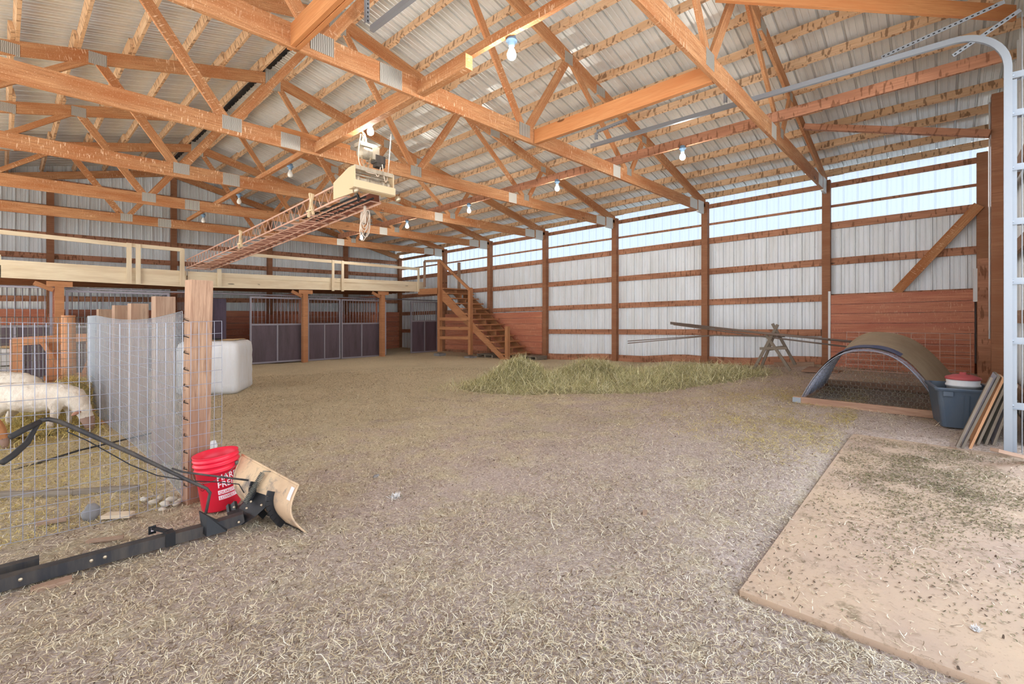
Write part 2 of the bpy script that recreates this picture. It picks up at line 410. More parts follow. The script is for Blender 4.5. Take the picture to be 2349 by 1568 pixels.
# left wall (behind the camera's view): end sheets only, the long gap added to brighten the interior
struct(wall_sheet_x(XL - .17, 15.0, YB, ZB, G1, 1, 'wall_left', M['wall']))
struct(wall_sheet_x(XL - .17, YF, 1.0, ZB, G1, 1, 'wall_left', M['wall']))
topf = lambda x: roofz(x) + .02
struct(wall_sheet_y(YB + .17, XL - .17, XR + .17, ZB, 0, -1, 'wall_back', M['back'], topf), 'ribbed pale metal gable wall')
# front wall with the door opening X 2.4..6.4
struct(wall_sheet_y(YF - .16, 6.45, XR + .17, ZB, 0, 1, 'wall_front', M['back'], topf))
struct(wall_sheet_y(YF - .16, XL - .17, -1.6, ZB, 0, 1, 'wall_front', M['back'], topf))
struct(wall_sheet_y(YF - .16, -1.6, 6.45, 2.45, 0, 1, 'wall_front', M['back'], topf))
# roof
def roof(sgn, name):
    g = MB(W); P = rib_profile(YF - .25, YB + .25); n = len(P); xe = XC + sgn * 8.35; a = XC + sgn * .06
    vs = [(a, y, roofz(a) + d) for y, d in P] + [(xe, y, roofz(xe) + d) for y, d in P]
    g.add(vs, [(k, k + 1, n + k + 1, n + k) for k in range(n - 1)]); return g.build(name, M['roof'])
struct(roof(1, 'ceiling_right'), 'ribbed galvanised roof sheets, right slope'); struct(roof(-1, 'ceiling_left'), 'ribbed galvanised roof sheets, left slope')
g = MB(W); g.prism([(XC - .22, roofz(XC - .22) + .03), (XC, roofz(XC) + .05), (XC + .22, roofz(XC + .22) + .03), (XC, roofz(XC) + .07)], 'y', YF - .25, YB + .25)
struct(g.build('trim_ridge', M['black_dusty']))

# ================================================================== FRAME
# wall posts
def wall_post(x, y, z1, label, grp='posts along the right wall', w_=.14, mt='post', z0=ZB):
    g = MB(W); zz = W(x, y, 0)[2]; base = gh(min(x, XR), y) - .12 - zz
    g.bbox(x - w_ / 2, x + w_ / 2, y - w_ / 2, y + w_ / 2, base, z1)
    return tag(g.build('wall_post', M[mt]), label, 'post', grp)
for n in range(-1, 6):
    y = TY(n) if n >= 0 else -.55
    wall_post(XR + .07, y, E_ + .14, ['square wall post at the right end beside the corner brace', 'wall post left of the red plank panel, a white strip on it', 'wall post just behind the middle of the steel poles',
        'second wall post right of the staircase', 'wall post at the right end of the planks behind the stairs', 'wall post rising behind the lower stair flight', 'wall post rising behind the stair landing'][n + 1])
for k, x in enumerate([.857, 3.48, 6.19, 8.96, XR + .07]):
    wall_post(x, YB + .07, topf(x) - .2 if k < 4 else E_ + .1, ['gable wall post at the far left of the loft', 'gable wall post near the ridge, behind the loft gate', 'gable wall post right of the lattice boom end',
        'gable wall post behind the pair of cream rail posts', 'corner post where the gable wall meets the right wall'][k], 'posts on the gable wall')
# girts on the right wall
def girt(y0, y1, z, label, h=.14, t=.04, name='wall_girt', mt='girt', x=XR + .125, grp='rails along the right wall'):
    g = MB(W); g.beam((x, y0, z), (x, y1, z), t, h)
    return tag(g.build(name, M[mt]), label, 'rail', grp)
girt(YF, YB, G1, 'timber rail directly under the daylight strip of the right wall')
girt(YF, YB, .968, 'second timber rail below the daylight strip, right wall')
girt(YF, YB, .235, 'third timber rail below the daylight strip, right wall')
girt(1.8, YB, -.483, 'lowest timber rail of the right wall, behind the steel poles')
girt(YF, YB, E_ + .04, 'eave rail along the top of the daylight strip', .10)
girt(YF, YB, 2.10, 'thin grey rail across the middle of the daylight strip', .05, .03, x=XR + .12)
g = MB()
for k in range(40):
    ya, yb = YF + (14.3 - YF) * k / 40, YF + (14.3 - YF) * (k + 1) / 40
    g.beam((XR + .12, ya, gh(XR, ya) + .06), (XR + .12, yb, gh(XR, yb) + .06), .04, .22)
struct(g.build('baseboard_right', M['girt']), 'dirty timber skirt board at the foot of the right wall')
# girts on the gable wall
for z, l in ((.75, 'gable wall rail just above the loft floor'), (1.845, 'lower brown rail on the gable wall behind the loft railing'), (2.388, 'brown rail on the gable wall at the height of the loft hand rail'), (3.09, 'brown rail high on the gable wall below the chord of the far truss'), (3.77, 'topmost brown rail on the gable wall')):
    x0 = max(XL, XC - (topf(XC) - z - .1) / SLOPE); x1 = min(XR, XC + (topf(XC) - z - .1) / SLOPE)
    g = MB(W); g.beam((x0, YB + .125, z), (x1, YB + .125, z), .04, .14); tag(g.build('wall_girt', M['girt']), l, 'rail', 'rails on the gable wall')

# trusses
XBR = dict(N1=1.40, T1=2.415, N2=4.28, T2=4.86)     # distances of the nodes from the ridge
BZ = 2.475                                            # centre of the bottom chord
def truss(n, y, label):
    root = empty('roof_truss', W(XC, y, BZ - .11)); tag(root, label, 'truss', 'roof trusses')
    t = .04; H = .21; yc = y
    def part(nm, fn, mt=M['truss']):
        g = MB(W); fn(g); return g.build(nm, mt, root)
    half = XR - XC
    for s in (-1, 1):
        def tc(g, s=s):
            a = (XC, yc, chordz(XC)); b = (XC + s * (half + .02), yc, chordz(XC + s * half)); g.beam(a, b, t, .19, ca=0)
        part('top_chord', tc)
        ns = XC + s * XBR['N1'], XC + s * XBR['N2']; tx = XC + s * XBR['T1'], XC + s * XBR['T2']
        for a, b, hh in (((XC + s * .05, chordz(XC) - .05), (ns[0], BZ + .03), .10), ((ns[0] + s * .05, BZ + .03), (tx[0], chordz(tx[0]) - .03), .12),
                         ((tx[0] + s * .05, chordz(tx[0]) - .03), (ns[1], BZ + .03), .09), ((ns[1] + s * .04, BZ + .03), (tx[1], chordz(tx[1]) - .03), .09)):
            part('web', lambda g, a=a, b=b, hh=hh: g.beam((a[0], yc, a[1]), (b[0], yc, b[1]), t * .95, hh))
        # plates
        for x, z, w2, h2 in ((ns[0], BZ + .035, .22, .17), (tx[0], chordz(tx[0]) - .02, .2, .17), (ns[1], BZ + .085, .16, .13), (tx[1], chordz(tx[1]) - .03, .17, .12),
                             (XC + s * 3.32, chordz(XC + s * 3.32), .26, .15)):
            part('gusset_plate', lambda g, x=x, z=z, w2=w2, h2=h2: g.box((x, yc, z), (w2, t + .006, h2)), M['plate'])
        for x, z, w2, h2 in ((XC + s * 3.84, BZ, .24, .2), (XC + s * 7.28, BZ + .01, .42, .22), (XC + s * 7.72, BZ - .0, .34, .28)):
            lab(part('gusset_plate', lambda g, x=x, z=z, w2=w2, h2=h2: g.box((x, yc, z), (w2, t + .006, h2)), M['plate_plain']), 'plain pale plate')
    part('bottom_chord', lambda g: g.beam((XC - half, yc, BZ), (XC + half, yc, BZ), t, H))
    part('gusset_plate', lambda g: g.box((XC - .68, yc, BZ), (.26, t + .006, .2)), M['plate'])
    part('gusset_plate', lambda g: g.box((XC, yc, chordz(XC) - .03), (.26, t + .006, .34)), M['plate'])
    return root
TL = ['nearest roof truss, landing on the post left of the red planks', 'second roof truss from the camera, carrying the two door track beams', 'third roof truss from the camera, just behind the hoist lamp',
      'fourth roof truss from the camera, above the hoist carriage', 'fifth roof truss from the camera, landing on the post behind the lower stairs', 'farthest free roof truss, in front of the loft railing']
for n in range(6): truss(n, TY(n), TL[n])
# gable end rafter at the back
g = MB(W)
for s in (-1, 1): g.beam((XC + s * .05, YB - .04, chordz(XC)), (XC + s * 7.9, YB - .04, chordz(XC + 7.9)), .04, .19)
tag(g.build('gable_rafter', M['truss']), 'pair of rafters lying against the gable wall under the roof', 'rafter')
# purlins: lapped 2x6 on edge on top of the chords
def purlin(s, k, dx, label, grp):
    g = MB(W); x = XC + s * dx; zc = chordz(x) + .095 + .065; nrm = (s * SLOPE, 0, 1)
    bays = [YF - .2] + [TY(n) for n in range(6)] + [YB + .1]
    for q in range(7):
        off = .022 * (1 if q % 2 else -1)
        a = bays[q] - (.3 if q else 0); b = bays[q + 1] + (.3 if q < 6 else 0)
        g.beam((x + off, a, zc), (x + off, b, zc), .04, .125, up=nrm)
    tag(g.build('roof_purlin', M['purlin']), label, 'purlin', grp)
RP = [.25 + .60 * k for k in range(13)] + [7.95]
for k, dx in enumerate(RP): purlin(1, k, dx, 'timber purlin under the right roof slope, %s down from the ridge' % ORD[k], 'purlins of the right slope')
for k, dx in enumerate([.25 + .60 * k for k in range(8)]): purlin(-1, k, dx, 'timber purlin under the left roof slope, %s down from the ridge' % ORD[k], 'purlins of the left slope')
for k, dx in enumerate([.25 + .60 * k for k in range(8, 13)]):
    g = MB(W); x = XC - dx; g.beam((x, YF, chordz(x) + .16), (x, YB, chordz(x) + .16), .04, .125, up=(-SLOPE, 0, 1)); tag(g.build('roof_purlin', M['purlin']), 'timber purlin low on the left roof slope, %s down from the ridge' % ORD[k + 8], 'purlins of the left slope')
#%%PART2
# ================================================================== DOOR HARDWARE, BEAMS, LAMPS
def single(g, name, mt, label, cat, grp=None, origin=None): return tag(g.build(name, mt, origin=origin), label, cat, grp)
g = MB(W); g.beam((4.97, TY(0) + .03, 2.47), (4.97, TY(1) - .03, 2.47), .04, .19); g.beam((5.01, TY(0) + .03, 2.47), (5.01, TY(1) - .03, 2.47), .035, .18)
single(g, 'track_beam', M['new'], 'fresh orange double beam spanning the two nearest trusses, right of centre', 'beam')
g = MB(W); g.beam((1.70, TY(0) - 2, 2.47), (1.70, TY(1) + .05, 2.47), .038, .19); g.beam((1.745, TY(0) - 2, 2.43), (1.745, TY(1) + .03, 2.43), .038, .12)
single(g, 'track_beam', M['new'], 'fresh timber beam coming over the camera at top left of the picture', 'beam')
g = MB(); g.beam((7.38, -.6, 4.57), (4.93, 1.68, 4.6), .04, .16)
single(g, 'brace_board', M['new'], 'fresh orange brace board slanting across the top right corner', 'brace')
g = MB(); g.beam((9.09, 1.66, 4.48), (8.84, -.5, 3.72), .1, .09)
single(g, 'brace_board', M['girt'], 'brown strut from the nearest truss to the big door post', 'brace')
# lamp boards lie along the trusses
g = MB(W)
for k in range(14):
    y0 = .2 + k * .47; r1 = .012 * math.sin(k * 1.7); r2 = .012 * math.sin((k + 1) * 1.7)
    g.beam((3.16 + r1, y0, 2.625), (3.16 + r2, y0 + .475, 2.625), .05, .085)
single(g, 'lamp_board', M['truss'], 'long rough board along the trusses carrying the two big lit lamps', 'board')
g = MB(W); g.beam((3.16, 6.75, 2.62), (3.16, 13.9, 2.62), .05, .08)
single(g, 'lamp_board', M['truss'], 'farther lamp board near the ridge with the unlit lamps', 'board')
g = MB(W); g.beam((7.2, -.5, 2.66), (7.2, 14.0, 2.66), .04, .14)
single(g, 'lamp_board', M['girt'], 'long lamp board on the right half of the trusses with a row of lit lamps', 'board')
g = MB(W); g.beam((3.05, 3.35, 2.47), (3.05, 6.75, 2.47), .09, .14); 
single(g, 'hoist_beam', M['truss'], 'heavy short beam above the chain hoist, beside the long lamp board', 'beam')
g = MB(W); g.beam((2.5, 6.66, 2.63), (3.6, 6.66, 2.63), .05, .09); single(g, 'cross_block', M['new'], 'short cross timber on the third truss behind the hoist', 'block')

def lamp(x, y, lit, label):
    z = W(x, y, 2.56)[2]; r = empty('ceiling_lamp', (x, y, z)); tag(r, label, 'lamp', 'ceiling lamps')
    g = MB(); g.lathe([(.0, .045), (.038, .045), (.042, .03), (.042, .01), (.052, .008), (.052, -.005), (.03, -.01), (.028, -.05), (.0, -.05)], (x, y, z), 16); g.build('socket', M['socket'], r)
    g = MB(); g.lathe([(0, -.175), (.02, -.172), (.035, -.16), (.042, -.14), (.042, -.12), (.032, -.09), (.018, -.066), (.015, -.048)], (x, y, z), 16)
    b = g.build('bulb', M['bulb'] if lit else M['bulb_off'], r)
    g = MB(); g.tube([(x, y, z + .04), (x + .03, y - .05, z + .09), (x + .04, y - .16, z + .07)], .006, 5); g.build('cord', M['cable'], r)
    if lit:
        l = bpy.data.lights.new('lamp_light', 'POINT'); l.energy = 8; l.shadow_soft_size = .045; l.color = (1, .95, .88)
        lo = bpy.data.objects.new('lamp_light', l); COL.objects.link(lo); lo.parent = r; lo.location = (0, 0, -.2)
for k, y in enumerate([2.93, 5.42, 7.9, 10.35, 12.8]):
    lamp(3.22 if k else 3.2, y, k < 2, ['largest lit lamp, hanging at the top middle of the barn', 'lit lamp directly above the chain hoist', 'unlit lamp behind the third truss near the ridge', 'unlit lamp behind the fourth truss near the ridge', 'unlit lamp farthest back near the ridge'][k])
for k, y in enumerate([2.96, 5.4, 7.9, 10.3, 12.6]):
    lamp(7.19, y, True, ['lit lamp nearest the daylight strip, right of the silver track end', 'lit lamp in front of the third truss, right half', 'warm lit lamp in front of the fourth truss, right half', 'lit lamp in front of the fifth truss, right half', 'farthest lit lamp, right of the hanging cable coil'][k])

# overhead door tracks: C profile swept along a path in the YZ plane
def sweep_c(g, x, path, w_=.055, d=.045, t=.004):
    prof = [(-d / 2, w_ / 2), (d / 2, w_ / 2), (d / 2, w_ / 2 - .018), (d / 2 - t, w_ / 2 - .018), (d / 2 - t, w_ / 2 - t), (-d / 2 + t, w_ / 2 - t), (-d / 2 + t, -w_ / 2 + t), (d / 2 - t, -w_ / 2 + t), (d / 2 - t, -w_ / 2 + .018), (d / 2, -w_ / 2 + .018), (d / 2, -w_ / 2), (-d / 2, -w_ / 2)]
    n = len(prof); vs = []; N = len(path)
    for i, (y, z) in enumerate(path):
        a = path[max(i - 1, 0)]; b = path[min(i + 1, N - 1)]; ty, tz = b[0] - a[0], b[1] - a[1]; l = math.hypot(ty, tz); ty /= l; tz /= l
        for px, pn in prof: vs.append((x + px, y - tz * pn, z + ty * pn))
    fs = [(i * n + k, i * n + (k + 1) % n, (i + 1) * n + (k + 1) % n, (i + 1) * n + k) for i in range(N - 1) for k in range(n)]
    g.add(vs, fs + [tuple(range(n)), tuple((N - 1) * n + k for k in range(n))])
def track(x, zt, side, label):
    r = empty('door_track', (x, -.5, gh(x, -.5) + .02)); tag(r, label, 'door track', 'overhead door tracks')
    rad = .38; yv = -.47
    path = [(4.05, zt), (yv + rad, zt)] + [(yv + rad - rad * math.sin(a), zt - rad + rad * math.cos(a)) for a in [R(q) for q in range(8, 90, 8)]] + [(yv, zt - rad), (yv, .05)]
    g = MB(); sweep_c(g, x, path, .055, .04); g.build('track_rail', M['galv'], r)
    g = MB(); g.bbox(x + side * .03, x + side * .034, -.53, -.49, .05, zt - .5); g.bbox(x + side * .03, x + side * .07, -.565, -.56, .05, zt + .1); g.build('jamb_angle', M['galv'], r)
    for z in (.45, 1.05, 1.6, 2.15, 2.65, 3.15, 3.5):
        g = MB(); g.box((x + side * .06, -.53, z), (.1, .11, .004)); g.box((x + side * .03, -.53, z + .03), (.004, .1, .06)); g.tube([(x + side * .025, -.5, z + .03), (x + side * .045, -.5, z + .03)], .014, 8); g.build('jamb_bracket', M['galv'], r)
    return r
r = track(6.28, 3.99, 1, 'silver overhead door track curving down at the right edge')
def perf(g, a, b, wd=.035, up=(0, 1, 0)):
    g.beam(a, b, wd, .004, up)
    a, b = Vector(a), Vector(b); L = (b - a).length; n = int(L / .045)
def perf_angle(name, root, segs):
    g = MB()
    for a, b, up in segs:
        a_, b_ = Vector(a), Vector(b); g.beam(a, b, .034, .004, up)
        t = (b_ - a_).normalized(); s_ = t.cross(Vector(up)).normalized(); u_ = s_.cross(t)
        g.beam(a_ + s_ * .017 + u_ * .017, b_ + s_ * .017 + u_ * .017, .004, .034, up)
    o = g.build(name, M['galv'], root)
    g = MB()
    for a, b, up in segs:
        a_, b_ = Vector(a), Vector(b); t = (b_ - a_).normalized(); u_ = t.cross(Vector(up)).normalized().cross(t); n = int((b_ - a_).length / .04)
        for k in range(n):
            p = a_ + t * (.02 + k * .04); g.box(p, (.0, 0, 0)) if 0 else g.beam(p - t * .009, p + t * .009, .012, .0062, up)
    g.build('slot_row', M['black'], o)
zc = 3.9
perf_angle('hanger', r, [((6.25, 3.92, 4.05), (6.25, 3.92, 4.16), (0, 1, 0)), ((6.25, 3.92, 4.16), (6.25, 3.4, 4.2), (0, 0, 1))])
perf_angle('hanger', r, [((6.25, 2.0, 4.03), (6.25, 2.0, 4.35), (0, 1, 0))])
perf_angle('hanger', r, [((6.28, .45, 4.04), (6.28, -.45, 4.22), (1, 0, 0)), ((6.28, -.1, 3.85), (6.28, -.55, 4.1), (1, 0, 0))])
r = track(2.42, 4.08, -1, 'silver track end with slotted hanger at the top left of centre')
perf_angle('hanger', r, [((2.36, 4.02, 4.1), (2.36, 4.02, 4.42), (0, 1, 0))])
g = MB(); g.tube([(2.2, -.42, 4.42), (6.5, -.42, 4.42)], .0125, 10)
for x in (2.6, 6.33): g.lathe([(.03, -.03), (.1, -.03), (.1, .03), (.03, .03)], (x, -.42, 4.42), 18, Matrix.Rotation(R(90), 3, 'Y'))
single(g, 'spring_shaft', M['galv'], 'steel door shaft with cable drums above the opening', 'door shaft')
g = MB(); g.bbox(6.5, 6.62, -.66, -.62, gh(6.5, -.5), 3.9); struct(g.build('trim_1', M['grey_wood2']), 'pale jamb board beside the door track')
# big door post + boards in the near right corner
g = MB(); g.bbox(8.86, 9.02, -.66, -.515, gh(8.9, -.5) - .1, 4.25)
dp = single(g, 'door_post', M['post'], 'tall heavy brown post just left of the silver door track', 'post')
g = MB(); p = at(2268, 545, Y=-.5); g.bbox(10.2, 10.24, -.6, -.44, gh(10.2, -.5) - .05, 2.2); single(g, 'board', M['girt'], 'flat brown board standing between the big post and the corner', 'board')
g = MB(); g.bbox(10.9, 11.0, -.6, -.42, 1.55, 2.1); g.m = 0; single(g, 'electrical_box', M['white_plastic'], 'white electrical box on the corner beside the red planks', 'electrical box')
g = MB(); g.tube([(9.035, -.505, 4.2), (9.032, -.505, 2.4), (9.035, -.505, 1.0)], .01, 6); lab(g.build('cable', M['white_plastic'], dp), 'white cable')
for k, z in enumerate((.35, 1.2, 2.0, 2.9)):
    g = MB(); g.beam((6.5, -.66, z + .1), (11.3, -.66, z + .1), .04, .14); tag(g.build('wall_girt', M['grey_wood']), 'timber rail on the front wall, %s up from the floor' % ORD[k], 'rail', 'rails on the front wall')
# diagonal brace
g = MB(); a = at(2055, 668, X=XR - .02); b = at(2246, 470, X=XR - .02); g.beam((a[0], a[1], a[2] - .02), b, .04, .15, up=(0, 0, 1))
single(g, 'brace_board', M['truss'], 'diagonal brace on the right wall above the red planks', 'brace')
# plank panels
def planks(x, y0, y1, ztop, nrow, label, zb=None):
    g = MB(); h = .19
    for k in range(nrow):
        z1 = ztop - k * h
        yy = np.linspace(y0, y1, 5)
        for q in range(1):
            dz0 = W(x, y0, 0)[2] - W(x, y1, 0)[2]
            g.beam((x + random.uniform(-.004, .004), y0, z1 - h / 2 + dz0 / 2), (x + random.uniform(-.004, .004), y1, z1 - h / 2 - dz0 / 2), .035, h - .006)
    return single(g, 'plank_wainscot', M['plank'], label, 'plank wall')
p = at(2235, 662, X=XR - .03); q = at(1908, 678, X=XR - .03)
planks(XR - .03, -.45, TY(0) - .09, (p[2] + q[2]) / 2, 8, 'red brown plank panel on the right wall behind the hooped shelter')
g = MB(); p = at(1899, 668, X=XR - .04); g.bbox(XR - .05, XR - .01, TY(0) - .085, TY(0) - .045, gh(XR, 1.6), p[2]); single(g, 'white_batten', M['white_plastic'], 'thin white batten standing against the post left of the red planks', 'batten')
p = at(1190, 716, X=XR); planks(XR + .03, TY(3) + .09, TY(4) - .09, p[2], 7, 'brown plank panel on the right wall behind the lower stairs')
planks(XR + .03, TY(4) + .09, TY(5) - .09, p[2] - .02, 7, 'brown plank panel on the right wall in the shade under the stairs')

# ================================================================== LOFT AND STALLS
YL = 13.65; YS = 13.94
def LF(px, py): return at(px, py, Y=YL)
r = empty('loft', (5, YL, LF(430, 656)[2])); tag(r, 'raised loft over the stalls with cream painted front boards', 'loft')
def zl(px, pts):
    for (a, ya), (b, yb) in zip(pts, pts[1:]):
        if a <= px <= b or (b, yb) == pts[-1] or px < pts[0][0]: return ya + (yb - ya) * (px - a) / (b - a)
bot = [(0, 636), (434, 658), (980, 669)]; midl = [(0, 608), (434, 633), (980, 655)]; topl = [(0, 595), (434, 622), (980, 647)]
Xs = [(-4.5, 0)] + [(LF(px, 600)[0], px) for px in (0, 110, 220, 330, 426)]
def fascia(pxs, y0, name, label=None):
    g = MB(); g2 = MB()
    for a, b in zip(pxs, pxs[1:]):
        A, B = LF(a, 0)[0], LF(b, 0)[0]
        def z(px, l): return LF(px, zl(px, l))[2]
        def zz(px, l): return (z(px, l))
        for G, l0, l1, yy in ((g, bot, midl, y0), (g2, midl, topl, y0 - .02)):
            za0, za1, zb0, zb1 = zz(a, l0), zz(a, l1), zz(b, l0), zz(b, l1)
            vs = [(A, yy, za0), (B, yy, zb0), (B, yy, zb1), (A, yy, za1), (A, yy + .04, za0), (B, yy + .04, zb0), (B, yy + .04, zb1), (A, yy + .04, za1)]
            uv = [[(A, za0), (B, zb0), (B, zb1), (A, za1)]] * 2 + [[(A, 0), (B, 0), (B, .04), (A, .04)]] * 4
            G.add(vs, [(0, 1, 2, 3), (5, 4, 7, 6), (0, 4, 5, 1), (3, 2, 6, 7), (1, 5, 6, 2), (0, 3, 7, 4)], uv)
    g.build('fascia_board', M['cream'], r); g2.build('toe_board', M['cream'], r)
fascia([0, 110, 220, 330, 428], YL, 'a'); fascia([431, 560, 700, 840, 976], YL + .03, 'b')
g = MB(); z0 = LF(0, 636)[2]; g.bbox(-4.5, 0, YL, YL + .04, z0, z0 + .45); g.build('fascia_board', M['cream'], r)
xe = LF(976, 0)[0]
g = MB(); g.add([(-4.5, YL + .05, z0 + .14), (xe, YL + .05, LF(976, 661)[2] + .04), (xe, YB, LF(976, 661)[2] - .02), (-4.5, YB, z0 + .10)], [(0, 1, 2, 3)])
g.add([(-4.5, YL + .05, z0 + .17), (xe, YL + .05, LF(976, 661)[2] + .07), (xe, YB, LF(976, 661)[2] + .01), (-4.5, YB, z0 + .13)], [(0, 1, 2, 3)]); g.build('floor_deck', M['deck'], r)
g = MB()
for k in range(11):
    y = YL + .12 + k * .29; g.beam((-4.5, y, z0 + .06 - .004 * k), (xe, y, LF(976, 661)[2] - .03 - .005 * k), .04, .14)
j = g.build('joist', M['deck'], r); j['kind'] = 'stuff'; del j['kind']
# railing
def rail(px0, py0, px1, py1, h=.1, t=.04, dy=-.04): 
    a = at(px0, py0, Y=YL + dy); b = at(px1, py1, Y=YL + dy); return a, b, h, t
def railing(label, posts, rails, h=.085):
    x0 = at(posts[0][0], 600, Y=YL - .05)
    rr = empty('loft_railing', (x0[0], YL - .05, at(posts[0][0], posts[0][2], Y=YL - .05)[2])); tag(rr, label, 'railing', 'railings along the loft edge')
    for px, y0, y1, wd in posts:
        a = at(px, y0, Y=YL - .06); b = at(px, y1, Y=YL - .06); g = MB(); g.beam(b, a, .09 if wd else .07, .04, up=(0, 1, 0)); g.build('rail_post', M['cream'], rr)
    for (a0, a1, b0, b1) in rails:
        a = at(a0, a1, Y=YL - .03); b = at(b0, b1, Y=YL - .03); g = MB(); g.beam(a, b, .04, h); g.build('hand_rail', M['cream'], rr)
railing('cream loft railing at the far left, its rail rising to the left', [(296, 557, 650, 1)], [(-300, 500, 290, 562)])
railing('cream framed loft gate section left of the big fence post', [(317, 560, 651, 1), (418, 570, 654, 1)], [(300, 562, 418, 573)])
railing('cream loft railing section under the lattice boom', [(503, 617, 657, 1), (764, 596, 667, 0)], [(560, 583, 764, 600)])
railing('cream loft railing section ending at the stair landing', [(786, 598, 668, 0), (960, 613, 669, 0)], [(764, 600, 960, 617)])
# loft posts
for px, l in ((137, 'loft support post at the far left behind the wire pen'), (702, 'loft support post left of the pair of purple stall doors'), (880, 'loft support post right of the closed stall fronts')):
    x = at(px, 700, Y=YL + .04)[0]; rr = empty('loft_post', (x, YL + .04, gh(x, YL) - .02)); tag(rr, l, 'post', 'posts under the loft')
    zt = LF(px, zl(px, bot))[2]
    g = MB(); g.bbox(x - .07, x + .07, YL + .06, YL + .2, gh(x, YL) - .1, zt - .015); g.build('upright', M['stair'], rr)
    g = MB(); g.bbox(x - .2, x + .2, YL + .045, YL + .06, zt - .13, zt - .02); g.beam((x - .38, YL + .12, zt - .06), (x - .09, YL + .12, zt - .2), .04, .09); g.build('bracket_board', M['stair'], rr)
rr = empty('loft_post', (3.42, YL + .1, gh(3.4, YL) - .02)); tag(rr, 'loft support post half hidden behind the silver wire pen', 'post', 'posts under the loft')
g = MB(); g.bbox(3.35, 3.49, YL + .06, YL + .2, gh(3.4, YL) - .1, LF(430, 656)[2] - .02); g.build('upright', M['stair'], rr)

def stall_unit(x0, x1, y, zt, zm, zb, name, label, cat, rz=0, panel=True, stiles=1, grp='steel stall fronts'):
    """bars above, steel sheet below; rz turns it about its left end"""
    rr = empty(name, (x0, y, zb)); tag(rr, label, cat, grp); L = x1 - x0
    Mr = Matrix.Rotation(rz, 3, 'Z')
    def T(px, py, pz): v = Mr @ Vector((px, py, 0)); return (x0 + v.x, y + v.y, pz)
    g = MB(T)
    for xx in (.02, L - .02): g.beam((xx, 0, zb), (xx, 0, zt), .045, .045, up=(0, 1, 0))
    for zz in (zb + .02, zm, zt - .02): g.beam((.02, 0, zz), (L - .02, 0, zz), .04, .045)
    for k in range(stiles): g.beam((L * (k + 1) / (stiles + 1), -.01, zb), (L * (k + 1) / (stiles + 1), -.01, zm), .035, .04, up=(0, 1, 0))
    g.build('frame', M['bar'], rr)
    n = max(2, int(L / .1)); g = MB(T)
    for k in range(1, n): g.tube([(L * k / n, 0, zm), (L * k / n, 0, zt - .03)], .009, 6)
    g.build('bar_grille', M['bar'], rr)
    if panel:
        g = MB(T); g.bbox(.03, L - .03, -.004, .012, zb + .03, zm - .02); g.build('steel_panel', M['stall_panel'], rr)
    return rr
def XS(px, y=YS): return at(px, 700, Y=y)[0]
ZT, ZM, ZBt = at(690, 683, Y=YS)[2], at(690, 743, Y=YS)[2], .0
stall_unit(XS(573), XS(694), YS, ZT, ZM, .0, 'stall_door', 'wide dusty purple stall door right of the white tank', 'stall door')
stall_unit(XS(706), XS(781), YS + .02, ZT, ZM, -.02, 'stall_door', 'narrow purple stall door between the two middle loft posts', 'stall door')
stall_unit(XS(784), XS(874), YS + .04, ZT, ZM, -.03, 'stall_screen', 'dark fixed stall front just left of the third loft post', 'stall screen')
stall_unit(XS(943), XS(1004), YS + .02, ZT, ZM + .06, .0, 'stall_screen', 'dark stall front at the right end beside the stairs', 'stall screen')
stall_unit(XS(886), XS(886) + .9, YS + .05, ZT - .05, ZM, .0, 'stall_door', 'open stall door swung inward, right of the third loft post', 'stall door', rz=R(62))
stall_unit(XS(432), XS(485), YS + .02, ZT, ZM, .0, 'stall_screen', 'stall front half hidden behind the big fence post', 'stall screen')
stall_unit(XS(151), XS(388), YS + .02, ZT + .02, ZM, .0, 'stall_screen', 'long barred stall front behind the pen posts', 'stall front', stiles=2)
stall_unit(XS(-60), XS(120), YS + .02, ZT + .08, ZM + .02, .0, 'stall_screen', 'barred stall front at the left edge behind the hay rack', 'stall screen')
stall_unit(XS(392), XS(392) + 1.3, YS + .3, ZT, ZM, .0, 'stall_door', 'stall door standing open behind the silver mesh', 'stall door', rz=R(86))
g = MB(); g.tube([(XS(-60), YS, ZT + .06), (XS(1010), YS, ZT + .05)], .02, 8); single(g, 'door_rail', M['bar'], 'long steel rail along the top of the stall fronts', 'rail')
g = MB(); g.bbox(XS(500), XS(533), YS + .5, YS + .54, .0, 1.8); single(g, 'stall_partition', M['stall_steel'], 'dark steel partition seen through the open stall doorway', 'partition')
for k, x in enumerate((.84, 3.42, 6.03, 8.6)):
    g = MB()
    for q in range(7): g.bbox(x - .02, x + .02, YS + .12, YB, .0 + q * .2 - .02, .0 + q * .2 + .175)
    g.beam((x, YS + .14, 1.4), (x, YS + .14, 2.0), .05, .05, up=(0, 1, 0)); g.beam((x, YS + .1, 1.98), (x, YB, 1.98), .04, .04)
    for q in range(18): g.tube([(x, YS + .25 + q * .15, 1.38), (x, YS + .25 + q * .15, 1.98)], .008, 5)
    single(g, 'stall_divider', M['plank'], ['leftmost plank divider between stalls', 'plank divider behind the silver wire pen', 'plank divider behind the second loft post', 'plank divider behind the third loft post'][k], 'divider', 'plank dividers between the stalls')
g = MB()
for q in range(8): g.bbox(XL, XR, YB + .02, YB + .06, -.1 + q * .2, .1 + q * .2 - .008)
single(g, 'plank_lining', M['plank'], 'dark red plank lining along the back of the stalls', 'plank wall')

